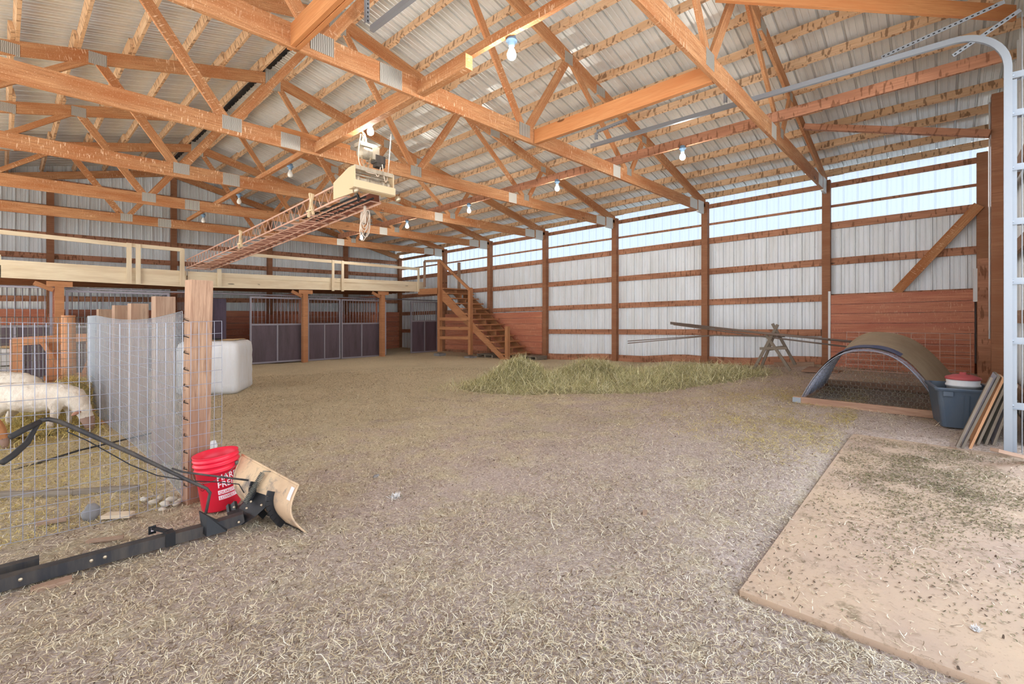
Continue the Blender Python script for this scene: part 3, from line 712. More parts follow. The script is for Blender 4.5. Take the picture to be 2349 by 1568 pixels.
# ================================================================== STAIRS
r = empty('staircase', (10.7, 10.8, gh(10.7, 10.8))); tag(r, 'open wooden staircase climbing to the loft along the right wall', 'staircase')
NS = 13; yb0, yt0 = 9.45, 12.55; zb0, zt0 = .03, 2.28; X0, X1 = 10.12, 11.22
for x, nm in ((X0, 'stringer'), (X1, 'stringer')):
    g = MB(); g.prism([(yb0 - .04, zb0 - .03), (yb0 + .22, zb0 - .03), (yt0 + .06, zt0 - .32), (yt0 + .06, zt0 - .02), (yt0 - .05, zt0)], 'x', x - .02, x + .02); g.build(nm, M['stair'], r)
g = MB(); pts = []
ry, rz_ = (yt0 - yb0) / NS, (zt0 - zb0) / NS
poly = [(yb0 + .1, zb0 - .02)]
for k in range(NS): poly += [(yb0 + k * ry + .04, zb0 + (k) * rz_ + .0), (yb0 + k * ry + .04, zb0 + (k + 1) * rz_ - .045), (yb0 + (k + 1) * ry + .04, zb0 + (k + 1) * rz_ - .045)]
poly += [(yt0 + .04, zt0 - .3)]
# saw-tooth stringer in the middle as quads
for k in range(NS):
    y0_, y1_ = yb0 + k * ry + .04, yb0 + (k + 1) * ry + .04; zt = zb0 + (k + 1) * rz_ - .045
    g.prism([(y0_, zb0 + (k - .9) * rz_), (y1_, zb0 + (k + .1) * rz_), (y1_, zt), (y0_, zt)], 'x', (X0 + X1) / 2 - .02, (X0 + X1) / 2 + .02)
g.build('centre_stringer', M['stair'], r)
for k in range(NS):
    g = MB(); y = yb0 + k * ry; z = zb0 + (k + 1) * rz_ - .022
    g.beam((X0 - .05, y + .07, z), (X1 + .02, y + .07, z), .13, .04); g.beam((X0 - .05, y + .205, z), (X1 + .02, y + .205, z), .125, .04)
    g.build('tread', M['stair'], r)
# rail posts
def spost(px0, y0, px1, y1, X, name='rail_post', w_=.09, mt='stair', yy=None):
    a = at(px0, y0, X=X); b = at(px1, y1, X=X); g = MB(); g.beam((X, (a[1] + b[1]) / 2, b[2]), (X, (a[1] + b[1]) / 2, a[2]), w_, w_, up=(0, 1, 0)); g.build(name, M[mt], r); return a, b
spost(1009, 597, 1009, 806, X0 - .07, w_=.12); spost(1079, 660, 1079, 813, X0 - .07, w_=.11); spost(1164, 748, 1164, 824, X0 - .07, w_=.11)
spost(1053, 602, 1053, 700, X1 - .1, w_=.08, mt='grey_wood')
a = at(1009, 597, X=X0 - .1); b = at(1077, 664, X=X0 - .12); g = MB(); g.beam(a, b, .05, .09); g.build('hand_rail', M['stair'], r)
a2 = at(974, 599, X=X0 - .1); g = MB(); g.beam(a2, a, .05, .08); g.build('hand_rail', M['grey_wood'], r)
g = MB(); a3 = at(974, 658, X=X0 - .1); g.beam(a3, a2, .08, .05, up=(1, 0, 0)); g.build('rail_post', M['grey_wood'], r)
g = MB(); g.bbox(X0 - .1, X1 + .05, yt0 + .02, YL, zt0 - .05, zt0 - .01); g.bbox(X0 - .13, X0 - .09, yt0 - .02, YL, zt0 - .2, zt0); g.bbox(X0 - .1, X1, yt0 - .02, yt0 + .02, zt0 - .2, zt0); g.build('landing', M['stair'], r)
for y in (731, 752, 774):
    a = at(1004, y, X=X0 - .13); b = at(1079, y + 1, X=X0 - .13); g = MB(); g.beam(a, b, .04, .1); g.build('side_rail', M['stair'], r)
for px, yy in ((1009, 811), (1079, 818)):
    p = at(px, yy, X=X0 - .07); g = MB(); g.box((p[0] - .0, p[1], p[2] - .03), (.28, .3, .1)); tag(g.build('footing_block', M['rock']), 'rough concrete footing under the stair post %s the loft' % ('nearest' if px < 1050 else 'further from'), 'footing')
def pallet(c, L, Wd, rz, label, tilt=None, mt='grey_wood2'):
    rr = empty('pallet', c); tag(rr, label, 'pallet', 'wooden pallets'); Mx = Matrix.Rotation(rz, 3, 'Z') if tilt is None else tilt
    def T(x, y, z): v = Mx @ Vector((x, y, z)); return (c[0] + v.x, c[1] + v.y, c[2] + v.z)
    g = MB(T)
    for k in range(6): g.bbox(-L / 2, L / 2, -Wd / 2 + k * Wd / 5.6, -Wd / 2 + k * Wd / 5.6 + .09, .1, .12)
    g.build('deck_boards', M[mt], rr)
    g = MB(T)
    for k in (-1, 0, 1): g.bbox(k * (L / 2 - .04) - .03, k * (L / 2 - .04) + .03, -Wd / 2, Wd / 2, .02, .1)
    g.build('runners', M[mt], rr)
    g = MB(T)
    for k in (0, 2.4, 4.8): g.bbox(-L / 2, L / 2, -Wd / 2 + k * Wd / 5.6, -Wd / 2 + k * Wd / 5.6 + .09, 0, .02)
    g.build('bottom_boards', M[mt], rr)
p = on_ground(1125, 822); pallet((10.75, 10.6, gh(10.7, 10.6)), .8, .8, R(85), 'low wooden pallet on the floor under the lower stairs')
p = on_ground(1205, 822); pallet((11.0, 9.1, gh(11, 9.1)), .55, .5, R(90), 'low wooden pallet at the foot of the stairs')
# ================================================================== LATTICE BOOM AND CHAIN HOIST
r = empty('lattice_boom', (3.25, 9.5, 2.5)); tag(r, 'long rusty pink lattice boom reaching from the hoist to the loft', 'boom')
def bm(t, side, up_):      # t 0..1 from near end to far end
    y = 5.7 + 7.7 * t; x = 3.28 + .0 * t; z = 2.97 - .40 * t - .02 * math.sin(math.pi * t); return (x + side * .26, y, z + up_)
NSEG = 34
for side in (-1, 1):
    g = MB()
    for up_ in (-.1, .1): g.tube([bm(k / 8, side, up_) for k in range(9)], .014, 6)
    g.build('chord_tube', M['lattice'], r)
    g = MB()
    for k in range(NSEG):
        a = bm(k / NSEG, side, -.1); m_ = bm((k + .5) / NSEG, side, .1); b = bm((k + 1) / NSEG, side, -.1); g.tube([a, m_, b], .006, 5)
    g.build('lacing', M['lattice'], r)
g = MB()
for k in range(27): g.tube([bm(k / 26, -1, -.1), bm(k / 26, 1, -.1)], .009, 5)
for k in range(0, 26, 2): g.tube([bm(k / 26, -1, -.1), bm((k + 1) / 26, 1, -.1)], .006, 5); g.tube([bm((k + 1) / 26, 1, -.1), bm((k + 2) / 26, -1, -.1)], .006, 5)
for s_ in (-.35, .35): g.tube([(p[0] - s_ * .3, p[1], p[2]) for p in [bm(k / 6, 0, -.1) for k in range(7)]], .009, 5)
g.build('bottom_bracing', M['lattice'], r)
g = MB(); 
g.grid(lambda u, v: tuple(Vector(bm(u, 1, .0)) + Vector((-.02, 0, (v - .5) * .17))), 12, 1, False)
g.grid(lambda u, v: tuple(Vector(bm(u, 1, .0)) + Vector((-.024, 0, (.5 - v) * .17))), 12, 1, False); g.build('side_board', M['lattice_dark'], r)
for t in (.12, .5):
    g = MB(); a = Vector(bm(t, -1, 0))
    g.beam(a + Vector((-.02, -.05, -.16)), a + Vector((-.02, .06, .16)), .03, .03, up=(1, 0, 0)); g.beam(a + Vector((-.03, .08, -.18)), a + Vector((-.03, -.06, .13)), .03, .03, up=(1, 0, 0)); g.beam(a + Vector((-.04, -.06, -.1)), a + Vector((-.04, .1, -.1)), .025, .025)
    g.build('clamp', M['tan_steel'], r)
# end carriage
r = empty('hoist_carriage', (3.28, 5.45, 2.9)); tag(r, 'tan steel carriage box at the near end of the lattice boom', 'carriage')
g = MB(); g.bbox(2.93, 3.53, 5.32, 5.36, 2.90, 3.0); g.bbox(2.93, 3.53, 5.32, 5.44, 2.895, 2.905); g.build('front_beam', M['tan_steel'], r)
g = MB(); g.prism([(5.40, 2.86), (5.40, 3.2), (5.55, 3.2), (5.95, 3.08), (5.95, 2.86)], 'x', 2.985, 3.0); g.build('side_plate', M['tan_steel'], r)
g = MB(); g.prism([(5.40, 2.95), (5.40, 3.2), (5.55, 3.2), (5.7, 3.08), (5.7, 2.95)], 'x', 3.545, 3.56); g.build('side_plate', M['tan_steel'], r)
g = MB(); g.bbox(2.99, 3.55, 5.40, 5.43, 3.16, 3.21); g.bbox(2.99, 3.55, 5.53, 5.56, 3.16, 3.2); g.tube([(3.0, 5.47, 3.05), (3.54, 5.47, 3.05)], .03, 10); g.tube([(3.0, 5.5, 3.12), (3.54, 5.5, 3.12)], .012, 6)
for x in (3.06, 3.2, 3.42, 3.5): g.lathe([(.0, -.02), (.045, -.02), (.045, .02), (0, .02)], (x, 5.47, 3.05), 12, Matrix.Rotation(R(90), 3, 'Y'))
g.build('roller_set', M['hoist'], r)
g = MB()
for x in (3.1, 3.2, 3.31): g.tube([(x, 5.5, 2.86), (x + .02, 7.2, 2.80)], .012, 6)
g.tube([(3.02, 5.4, 2.88), (3.05, 5.42, 2.76), (3.1, 5.46, 2.8), (3.06, 5.5, 2.9)], .01, 6); g.build('hoses', M['black'], r)
for x in (2.97, 3.58):
    g = MB(); g.lathe([(0, -.02), (.04, -.02), (.04, .02), (0, .02)], (x, 5.34, 2.87), 14, Matrix.Rotation(R(90), 3, 'Y')); g.build('wheel', M['chain'], r)
# chain hoist
r = empty('chain_hoist', (3.2, 5.45, 3.3)); tag(r, 'dusty electric chain hoist hanging under the lit lamp', 'hoist')
g = MB(); g.lathe([(0, -.1), (.07, -.095), (.085, -.06), (.085, .06), (.07, .1), (0, .1)], (3.2, 5.5, 3.43), 18, Matrix.Rotation(R(90), 3, 'Y')); g.box((3.2, 5.5, 3.51), (.24, .16, .05)); g.box((3.3, 5.5, 3.43), (.1, .17, .17))
g.build('motor_housing', M['hoist'], r)
g = MB(); g.box((3.36, 5.46, 3.36), (.14, .12, .1)); g.box((3.37, 5.46, 3.29), (.12, .1, .05)); lab(g.build('control_box', M['black_dusty'], r), 'dark control box')
g = MB(); g.tube([(3.2, 5.5, 3.53), (3.2, 5.5, 3.6), (3.18, 5.5, 3.66), (3.14, 5.5, 3.7)], .014, 8); g.build('top_hook', M['chain'], r)
def chain(g, pts, link=.03, r_=.0042):
    P = [Vector(p) for p in pts]; acc = 0; k = 0
    for a, b in zip(P, P[1:]):
        L = (b - a).length; n = max(1, int(L / link)); t = (b - a).normalized()
        s0 = t.cross(Vector((1, 0, 0)) if abs(t.x) < .9 else Vector((0, 1, 0))).normalized(); s1 = t.cross(s0)
        for i in range(n):
            c = a + (b - a) * ((i + .5) / n); s_ = s0 if k % 2 else s1; k += 1
            g.tube([c + t * (math.cos(q) * link * .72) + s_ * (math.sin(q) * link * .38) for q in [R(w * 60) for w in range(6)]], r_, 4, close=True)
for a, b in (((3.14, 5.46, 3.64), (3.12, 5.46, 3.3)), ((3.24, 5.44, 3.38), (3.2, 5.46, 3.2)), ((3.12, 5.46, 3.3), (3.17, 5.46, 3.2))):
    g = MB(); chain(g, [a, b]); g.build('chain', M['chain'], r)
g = MB(); chain(g, [(3.18, 5.46, 3.22), (3.08, 5.46, 3.17)]); chain(g, [(3.18, 5.46, 3.22), (3.26, 5.47, 3.17)]); g.tube([(3.18, 5.46, 3.28), (3.15, 5.46, 3.24), (3.17, 5.46, 3.2), (3.21, 5.46, 3.22), (3.2, 5.46, 3.27)], .012, 8); g.build('bottom_hook', M['chain'], r)
g = MB()
def arc(a, b, sag, n=14, side=0): return [(a[0] + (b[0] - a[0]) * t + side * math.sin(math.pi * t), a[1] + (b[1] - a[1]) * t, a[2] + (b[2] - a[2]) * t - sag * math.sin(math.pi * t)) for t in [k / n for k in range(n + 1)]]
g.tube(arc((3.08, 5.42, 3.62), (3.3, 5.42, 3.16), .16, 16, -.12), .007, 6); g.tube(arc((3.3, 5.42, 3.16), (3.38, 5.42, 3.34), .1, 12), .007, 6); g.tube(arc((3.38, 5.4, 3.3), (3.58, 5.5, 3.78), .42, 18), .007, 6)
g.build('cable', M['cable'], r)
g = MB()
for k in range(7):
    a = 5.9 + random.uniform(-.05, .05); ww = .04 + .007 * k; dd = .08 + .022 * k
    g.tube([(3.42 + ww * math.cos(q) * .9, a + ww * math.sin(q) * .5 * (1 if k % 2 else -1), 2.78 - dd + dd * math.sin(q + .3)) for q in [R(30 * w) for w in range(12)]], .0065, 5, close=True)
g.tube([(3.42, 5.9, 2.84), (3.42, 5.9, 2.6)], .02, 6)
tag(g.build('cable_coil', M['cable']), 'white cable coil hanging in loops below the lattice boom', 'cable')

# ================================================================== WIRE PEN ON THE LEFT
r = empty('fence_post', (.905, 3.93, 0)); tag(r, 'tallest wooden fence post, beside the red bucket', 'post', 'wooden pen posts')
g = MB(); b_ = at(447, 1143, d=3.32); t_ = at(457, 643, d=3.32)
Mz = Matrix.Rotation(R(-20), 3, 'Z')
ca = Mz @ Vector((.065, .0, 0)); 
def post4(g, base, top, w_, d_, rz):
    Mz = Matrix.Rotation(rz, 3, 'Z'); vs = []
    for p in (base, top):
        for x, y in ((-1, -1), (1, -1), (1, 1), (-1, 1)):
            v = Mz @ Vector((x * w_ / 2, y * d_ / 2, 0)); vs.append((p[0] + v.x, p[1] + v.y, p[2]))
    L = top[2] - base[2]; q = random.random() * 30
    uv = [[(q, q), (q, q + .12), (q + L, q + .12), (q + L, q)]] * 4 + [[(q, q), (q + .01, q), (q + .01, q + .1), (q, q + .1)]] * 2
    g.add(vs, [(0, 1, 5, 4), (1, 2, 6, 5), (2, 3, 7, 6), (3, 0, 4, 7), (3, 2, 1, 0), (4, 5, 6, 7)], uv)
g = MB(); post4(g, (b_[0], b_[1], -.1), t_, .14, .095, R(10)); g.build('upright', M['fence_post'], r)
for k in range(11): 
    g = MB(); z = .12 + k * .115; g.tube([(b_[0] - .05, b_[1] - .062, z), (b_[0] - .075, b_[1] - .04, z + .012), (b_[0] - .06, b_[1] + .01, z + .02)], .003, 4); g.build('staple', M['black'], r)
for px, py, d, wd, l in ((375, 680, 4.15, .15, 'wooden pen post just left of the tallest one'), (317, 696, 5.0, .155, 'third wooden pen post, orange knot near its top'), (277, 700, 5.9, .15, 'fourth wooden pen post, grey and narrow'), (239, 709, 6.8, .15, 'farthest wooden pen post in the row')):
    t_ = at(px, py, d=d); g = MB(); post4(g, (t_[0], t_[1], gh(t_[0], t_[1]) - .1), t_, wd, .09, R(10)); tag(g.build('fence_post', M['grey_wood']), l, 'post', 'wooden pen posts')
# near welded panel along X at Y = 3.83
def panel(g, P, nu, nv, r_, wob=0, n=4):
    """P(u,v)->point; nu x nv lines"""
    for i in range(nu + 1): g.tube([P(i / nu, v / 6) for v in range(7)], r_, n, cap=False)
    for j in range(nv + 1): g.tube([P(u / 10, j / nv) for u in range(11)], r_, n, cap=False)
ra = at(508, 735, Y=3.80)
def P1(u, v):
    x = -.62 + (ra[0] + .62) * u; return (x, 3.80 + .012 * math.sin(u * 9 + v * 3), .045 + (1.265 - .045) * v + .008 * math.sin(u * 7))
r = empty('wire_panel', (.3, 3.80, .03)); tag(r, 'welded wire panel in front of the big fence post and the sheep', 'wire fence')
g = MB()
nu = int((ra[0] + .62) / .0465)
for i in range(nu + 1): g.tube([P1(i / nu, v / 5) for v in range(6)], .0018, 5, cap=False)
g.build('upright_wires', M['wire'], r)
g = MB()
for j in range(15): g.tube([(p[0], p[1] - .004, p[2]) for p in [P1(u / 10, j / 14) for u in range(11)]], .0018, 5, cap=False)
g.build('cross_wires', M['wire'], r)
# long oblique pen side
r = empty('wire_panel', (.86, 6.4, .0)); tag(r, 'silver wire pen side running back along the row of wooden posts', 'wire fence')
def P2(u, v):
    y = 3.9 + 5.2 * u; return (.855 + .03 * math.sin(u * 6), y, .05 + (1.29 - .03 * u - .06 * math.sin(math.pi * min(1, u * 1.3))) * v)
g = MB()
for i in range(105): g.tube([P2(i / 104, v / 3) for v in range(4)], .0022, 4, cap=False)
g.build('upright_wires', M['galv'], r)
g = MB()
for j in range(15): g.tube([P2(u / 14, j / 14) for u in range(15)], .0021, 4, cap=False)
g.build('cross_wires', M['galv'], r)
# pale translucent netting stapled behind it
m = bpy.data.materials.new('pale_netting'); m.use_nodes = True; N_, L_, b_n = nodes(m); b_n.inputs['Base Color'].default_value = srgb(192, 190, 182)
v = coord(m, 'UV', (1, 1, 1)); wv = N_.new('ShaderNodeTexBrick'); wv.offset = 0; wv.inputs['Scale'].default_value = 1; wv.inputs['Mortar Size'].default_value = .0004; wv.inputs['Brick Width'].default_value = .013; wv.inputs['Row Height'].default_value = .013; wv.inputs['Color1'].default_value = BLK; wv.inputs['Color2'].default_value = BLK; wv.inputs['Mortar'].default_value = WHT
L_.new(v, wv.inputs['Vector']); L_.new(wv.outputs['Color'], b_n.inputs['Alpha']); M['netting'] = m
g = MB(); 
def netp(u, v): p = P2(u, v); return (p[0] + .012, p[1], p[2] * .985)
g.grid(netp, 26, 4, True, lambda u, v: (u * 5.2, v * 1.25)); g.build('netting', M['netting'], r)
# far cross panel of the pen
r = empty('wire_panel', (.4, 9.25, -.02)); tag(r, 'far wire panel closing the pen behind the hay', 'wire fence')
g = MB(); P3 = lambda u, v: (-.9 + 1.8 * u, 9.25 + .02 * math.sin(u * 9), -.01 + 1.3 * v)
for i in range(37): g.tube([P3(i / 36, 0), P3(i / 36, 1)], .0028, 4, cap=False)
g.build('upright_wires', M['wire_dark'], r)
g = MB()
for j in range(12): g.tube([P3(u / 6, j / 11) for u in range(7)], .0028, 4, cap=False)
g.build('cross_wires', M['wire_dark'], r)
g = MB(); g.grid(lambda u, v: (.62 + .36 * u, 9.12 + .02 * math.sin(u * 6), .0 + 1.22 * v), 6, 4, True, lambda u, v: (u * .36, v * 1.2)); g.grid(lambda u, v: (.62 + .36 * u, 9.10, .0 + 1.22 * v), 6, 4, True, lambda u, v: (u * .36, v * 1.2))
single(g, 'netting_sheet', M['netting'], 'pale netting at the far corner of the pen above the hay', 'netting')

# hay rack
hx0, hx1, hy = at(27, 800, Y=10.0)[0], at(226, 800, Y=10.0)[0], 10.0
zt_ = at(120, 777, Y=hy)[2]; zb_ = at(120, 866, Y=hy)[2]
r = empty('hay_rack', ((hx0 + hx1) / 2, hy, gh(.6, hy))); tag(r, 'orange timber hay rack with slanting ends behind the sheep', 'hay rack')
def hx(px): return at(px, 800, Y=hy)[0]
for px in (37, 122, 212): g = MB(); g.beam((hx(px), hy + .1, gh(.5, hy)), (hx(px), hy + .1, zt_), .13, .05, up=(0, 1, 0)); g.build('leg', M['orange_wood'], r)
for a, b in (((95, 783), (148, 862)), ((224, 776), (190, 862))):
    p, q = at(a[0], a[1], Y=hy), at(b[0], b[1], Y=hy); g = MB(); g.beam(p, q, .05, .09, up=(0, 1, 0)); g.build('slant_board', M['orange_wood'], r)
g = MB(); g.beam((hx(27), hy + .04, zt_ - .03), (hx(226), hy + .04, zt_ + .02), .04, .12); g.build('top_rail', M['orange_wood'], r)
g = MB(); g.beam((hx(100), hy, zb_), (hx(210), hy, zb_ + .02), .16, .06); g.build('trough_board', M['orange_wood'], r)
g = MB()
for k in range(22): g.tube([(hx(48) + (hx(222) - hx(48)) * k / 21, hy + .2, gh(.5, hy) + .02), (hx(48) + (hx(222) - hx(48)) * k / 21, hy + .2, zt_ - .1)], .007, 5)
g.build('rack_bars', M['wire'], r)
t_ = at(159, 723, Y=9.6); g = MB(); g.tube([(t_[0], 9.6, gh(.5, 9.6) - .05), (t_[0] - .01, 9.6, t_[2])], [.085, .08], 12); single(g, 'round_post', M['orange_wood'], 'round orange post standing in front of the hay rack', 'post')
def tote_tank(c, sx, sy, sz, rz, label, cage=False, rr_=.09):
    root = empty('plastic_tank', c); tag(root, label, 'tank'); Mz = Matrix.Rotation(rz, 3, 'Z')
    def T(x, y, z): v = Mz @ Vector((x, y, 0)); return (c[0] + v.x, c[1] + v.y, c[2] + z)
    g = MB(T)
    def ring(sx_, sy_, z, r_):
        P = []
        for q, (ax, ay) in enumerate(((1, 1), (-1, 1), (-1, -1), (1, -1))):
            for k in range(6): a = R(90 * q + 18 * k); P.append((ax * (sx_ / 2 - r_) + r_ * math.cos(a), ay * (sy_ / 2 - r_) + r_ * math.sin(a), z))
        return P
    rings = [ring(sx - .1, sy - .1, 0, rr_), ring(sx, sy, .06, rr_)] + [ring(sx - (.0 if k % 2 else .012), sy - (.0 if k % 2 else .012), .06 + (sz - .18) * k / 8, rr_) for k in range(1, 9)] + [ring(sx - .03, sy - .03, sz - .06, rr_), ring(sx - .12, sy - .12, sz - .015, rr_), ring(sx - .3, sy - .3, sz, rr_ * .8)]
    n = 24; vs = [p for q in rings for p in q]
    fs = [(i * n + k, i * n + (k + 1) % n, (i + 1) * n + (k + 1) % n, (i + 1) * n + k) for i in range(len(rings) - 1) for k in range(n)]
    g.add(vs, fs + [tuple((len(rings) - 1) * n + k for k in range(n)), tuple(range(n))[::-1]], smooth=True)
    g.build('tank_body', M['white_plastic'], root)
    g = MB(T); g.lathe([(0, sz + .03), (.09, sz + .03), (.1, sz + .02), (.1, sz - .01)], (0, 0, 0), 20); g.build('fill_cap', M['black'], root)
    g = MB(T); g.grid(lambda u, v: ((u - .5) * (sx - .2), (v - .5) * (sy - .2), sz + .004 + .012 * noise.noise(Vector((u * 5, v * 5, 0)))), 14, 14)
    lab(g.build('dust_layer', M['tan_dust'], root), 'tan chaff lying on the tank top')
    return root, T
M['tan_dust'] = sheet('chaff_dust', srgb(206, 180, 140), srgb(170, 146, 108), .95, 0, .8)
c_ = at(518, 893, d=8.3); tote_tank((c_[0] - .05, c_[1] + .35, gh(c_[0], c_[1]) ), .98, .9, .93, R(-34), 'white plastic tank behind the big fence post')
c_ = at(-5, 850, Y=10.6); root, T = tote_tank((c_[0] - .2, 10.9, gh(0, 10.9)), .9, .9, .85, R(0), 'cream tank in a wire cage at the left edge behind the sheep')
g = MB(T)
for k in range(8): x = -.48 + .96 * k / 7; g.tube([(x, -.49, 0), (x, -.49, .8)], .009, 5)
for k in range(5): g.tube([(-.49, -.49, .05 + k * .18), (.49, -.49, .05 + k * .18)], .009, 5)
for k in range(5): g.tube([(.49, -.49, .05 + k * .18), (.49, .49, .05 + k * .18)], .009, 5)
g.build('wire_cage', M['wire_dark'], root)

# ================================================================== SHEEP
M['fleece'] = mat('cream_fleece', srgb(222, 206, 186), .95, 0, .1)
_v = coord(M['fleece'], 'Object'); _n = ntex(M['fleece'], _v, 5, 4, .6); _n2 = ntex(M['fleece'], _v, 60, 4, .8); out(M['fleece'], mix(M['fleece'], ramp(M['fleece'], _n, [(.45, BLK), (.72, (.8, .8, .8, 1))]), srgb(236, 226, 212), srgb(206, 184, 164))); bump(M['fleece'], _n2, .8, .015)
M['face'] = mat('brown_sheep_face', srgb(150, 122, 108), .9); M['hoof'] = mat('hoof', srgb(60, 50, 44), .6); M['ear'] = mat('sheep_ear', srgb(176, 130, 110), .8); M['tan_goat'] = mat('tan_hide', srgb(178, 124, 84), .9)
def animal(base, rz, s, label, m_body='fleece', headdown=True):
    """head towards local +X"""
    root = empty('sheep', base); tag(root, label, 'sheep', 'sheep in the pen'); Mz = Matrix.Rotation(rz, 3, 'Z')
    def T(x, y, z): v = Mz @ Vector((x * s, y * s, 0)); return (base[0] + v.x, base[1] + v.y, base[2] + z * s * .87)
    g = MB()
    # trunk: stations (x, zc, half height, half width)
    st = [(-.47, .50, .03, .03), (-.455, .50, .10, .08), (-.40, .50, .155, .13), (-.28, .485, .175, .155), (-.1, .47, .19, .175), (.08, .465, .19, .175), (.22, .475, .175, .15), (.32, .48, .15, .12)]
    nk = [(.39, .46, .135, .10), (.45, .39, .115, .082), (.485, .31, .095, .068), (.505, .26, .085, .062)] if headdown else [(.40, .53, .12, .09), (.47, .62, .09, .07), (.52, .70, .075, .06), (.56, .74, .07, .055)]
    S = st + nk; n = 20; vs = []; fs = []
    for i, (x, zc, hh, hw) in enumerate(S):
        a = S[max(i - 1, 0)]; b = S[min(i + 1, len(S) - 1)]; t = Vector((b[0] - a[0], 0, b[1] - a[1])).normalized(); up = Vector((-t.z, 0, t.x))
        for k in range(n): q = 2 * math.pi * k / n; p = Vector((x, 0, zc)) + Vector((0, 1, 0)) * (hw * math.cos(q)) + up * (hh * math.sin(q)); vs.append(tuple(p))
    for i in range(len(S) - 1):
        for k in range(n): fs.append((i * n + k, i * n + (k + 1) % n, (i + 1) * n + (k + 1) % n, (i + 1) * n + k))
    fs += [tuple(range(n))[::-1], tuple((len(S) - 1) * n + k for k in range(n))]
    g.add(vs, fs, smooth=True)
    # head
    hp = [(.50, .28), (.535, .20), (.56, .115), (.57, .045)] if headdown else [(.54, .74), (.62, .73), (.69, .70), (.73, .68)]
    g.tube([(a, 0, b) for a, b in hp], [.072, .066, .048, .034], 14)
    # legs
    def leg(x, y, f, off=0):
        if f: P = [(x, y, .45), (x + .01, y, .34), (x + .015 + off * .5, y, .22), (x + off, y, .19), (x + off, y, .05), (x + off + .01, y, .02)]; rr = [.075, .055, .034, .032, .024, .03]
        else: P = [(x, y, .46), (x + .05, y, .34), (x + .02 + off * .5, y, .26), (x - .05 + off, y, .19), (x - .03 + off, y, .05), (x - .02 + off, y, .02)]; rr = [.10, .075, .05, .034, .024, .03]
        g.tube(P, rr, 12)
    leg(.26, .085, 1, .02); leg(.27, -.085, 1, -.05); leg(-.36, .09, 0, .03); leg(-.34, -.09, 0, -.04)
    g.tube([(-.46, 0, .56), (-.49, 0, .50), (-.49, 0, .42)], [.03, .022, .014], 10)
    g.tf = None; g.v = [T(*p) for p in g.v]
    o = g.build('body', M[m_body], root)
    md = o.modifiers.new('r', 'REMESH'); md.mode = 'VOXEL'; md.voxel_size = .013 * s; md.use_smooth_shade = True
    sm = o.modifiers.new('s', 'SMOOTH'); sm.factor = .6; sm.iterations = 5
    tx_ = bpy.data.textures.new('wool', 'CLOUDS'); tx_.noise_scale = .045; dm = o.modifiers.new('d', 'DISPLACE'); dm.texture = tx_; dm.strength = .022 * s; dm.mid_level = .5
    # face, ears, hooves
    hx_, hz_ = hp[1]; tx, tz = hp[3]
    g = MB(T); g.tube([(hp[1][0], 0, hp[1][1] + .0), (hp[2][0], 0, hp[2][1]), (hp[3][0], 0, hp[3][1]), (hp[3][0] + .005, 0, hp[3][1] - .02)], [.070, .052, .038, .02], 16); g.build('face', M['face'], root)
    for sd in (-1, 1):
        g = MB(T); g.ell((hp[0][0] - .0, sd * .085, hp[0][1] + .0), (.03, .075, .018), 10, 6, Matrix.Rotation(sd * R(-20), 3, 'X')); g.build('ear', M['ear'], root)
        g = MB(T); g.ell((hp[1][0] + .03, sd * .05, hp[1][1] + .005), (.01, .008, .01), 8, 6); g.build('eye', M['black'], root)
    for x, y in ((.29, .085), (.22, -.085), (-.35, .09), (-.40, -.09)):
        g = MB(T); g.lathe([(0, .0), (.03, 0), (.026, .045), (.0, .045)], (x, y, 0), 10); g.build('hoof', M['hoof'], root)
    return root
p = at(95, 990, d=5.3); rzs = math.atan2(-.738, .6747)
animal((p[0] - .04, p[1], gh(p[0], p[1])), rzs + R(4), 1.0, 'white sheep with lowered brown head eating beside the silver mesh')
p = at(-10, 950, d=6.2); animal((p[0], p[1], gh(p[0], p[1])), rzs + R(8), 1.05, 'second white sheep, mostly hidden behind the nearer one')
p = at(-84, 1000, d=4.6); animal((p[0], p[1], gh(p[0], p[1])), rzs + R(10), .62, 'small tan animal cut off by the left edge of the picture', 'tan_goat')

# ================================================================== RED BUCKET WITH PRINT
bx, by = 1.02, 3.62; bz = gh(bx, by) + .0
r = empty('bucket', (bx, by, bz)); tag(r, 'bright red plastic bucket with white print beside the fence post', 'bucket')
vd = Vector((sy_, cy_, 0)); rd = Vector((cy_, -sy_, 0))
TM = Matrix.Rotation(R(-5), 3, vd) @ Matrix.Rotation(R(3), 3, rd)
def TB(x, y, z): v = TM @ Vector((x, y, z)); return (bx + v.x, by + v.y, bz + v.z + .015)
g = MB(TB); H = .37; R0, R1 = .115, .132
rad = lambda z: R0 + (R1 - R0) * z / H
prof = [(0, .004), (R0 - .006, .004), (R0, .012), (rad(.265), .265), (rad(.265) + .009, .268), (rad(.27) + .009, .274), (rad(.275) + .001, .277), (rad(.305), .305), (rad(.305) + .009, .308), (rad(.31) + .009, .316), (rad(.316) + .001, .319), (rad(.33), .338), (rad(.34) + .006, .34), (rad(.34) + .006, .345), (rad(.345) + .001, .347), (rad(.37) + .002, .368), (rad(.37) + .004, .372), (rad(.37) - .003, .372), (rad(.3) - .004, .3), (R0 - .004, .012), (0, .01)]
g.lathe(prof, (0, 0, 0), 64); g.build('bucket_shell', M['red'], r)
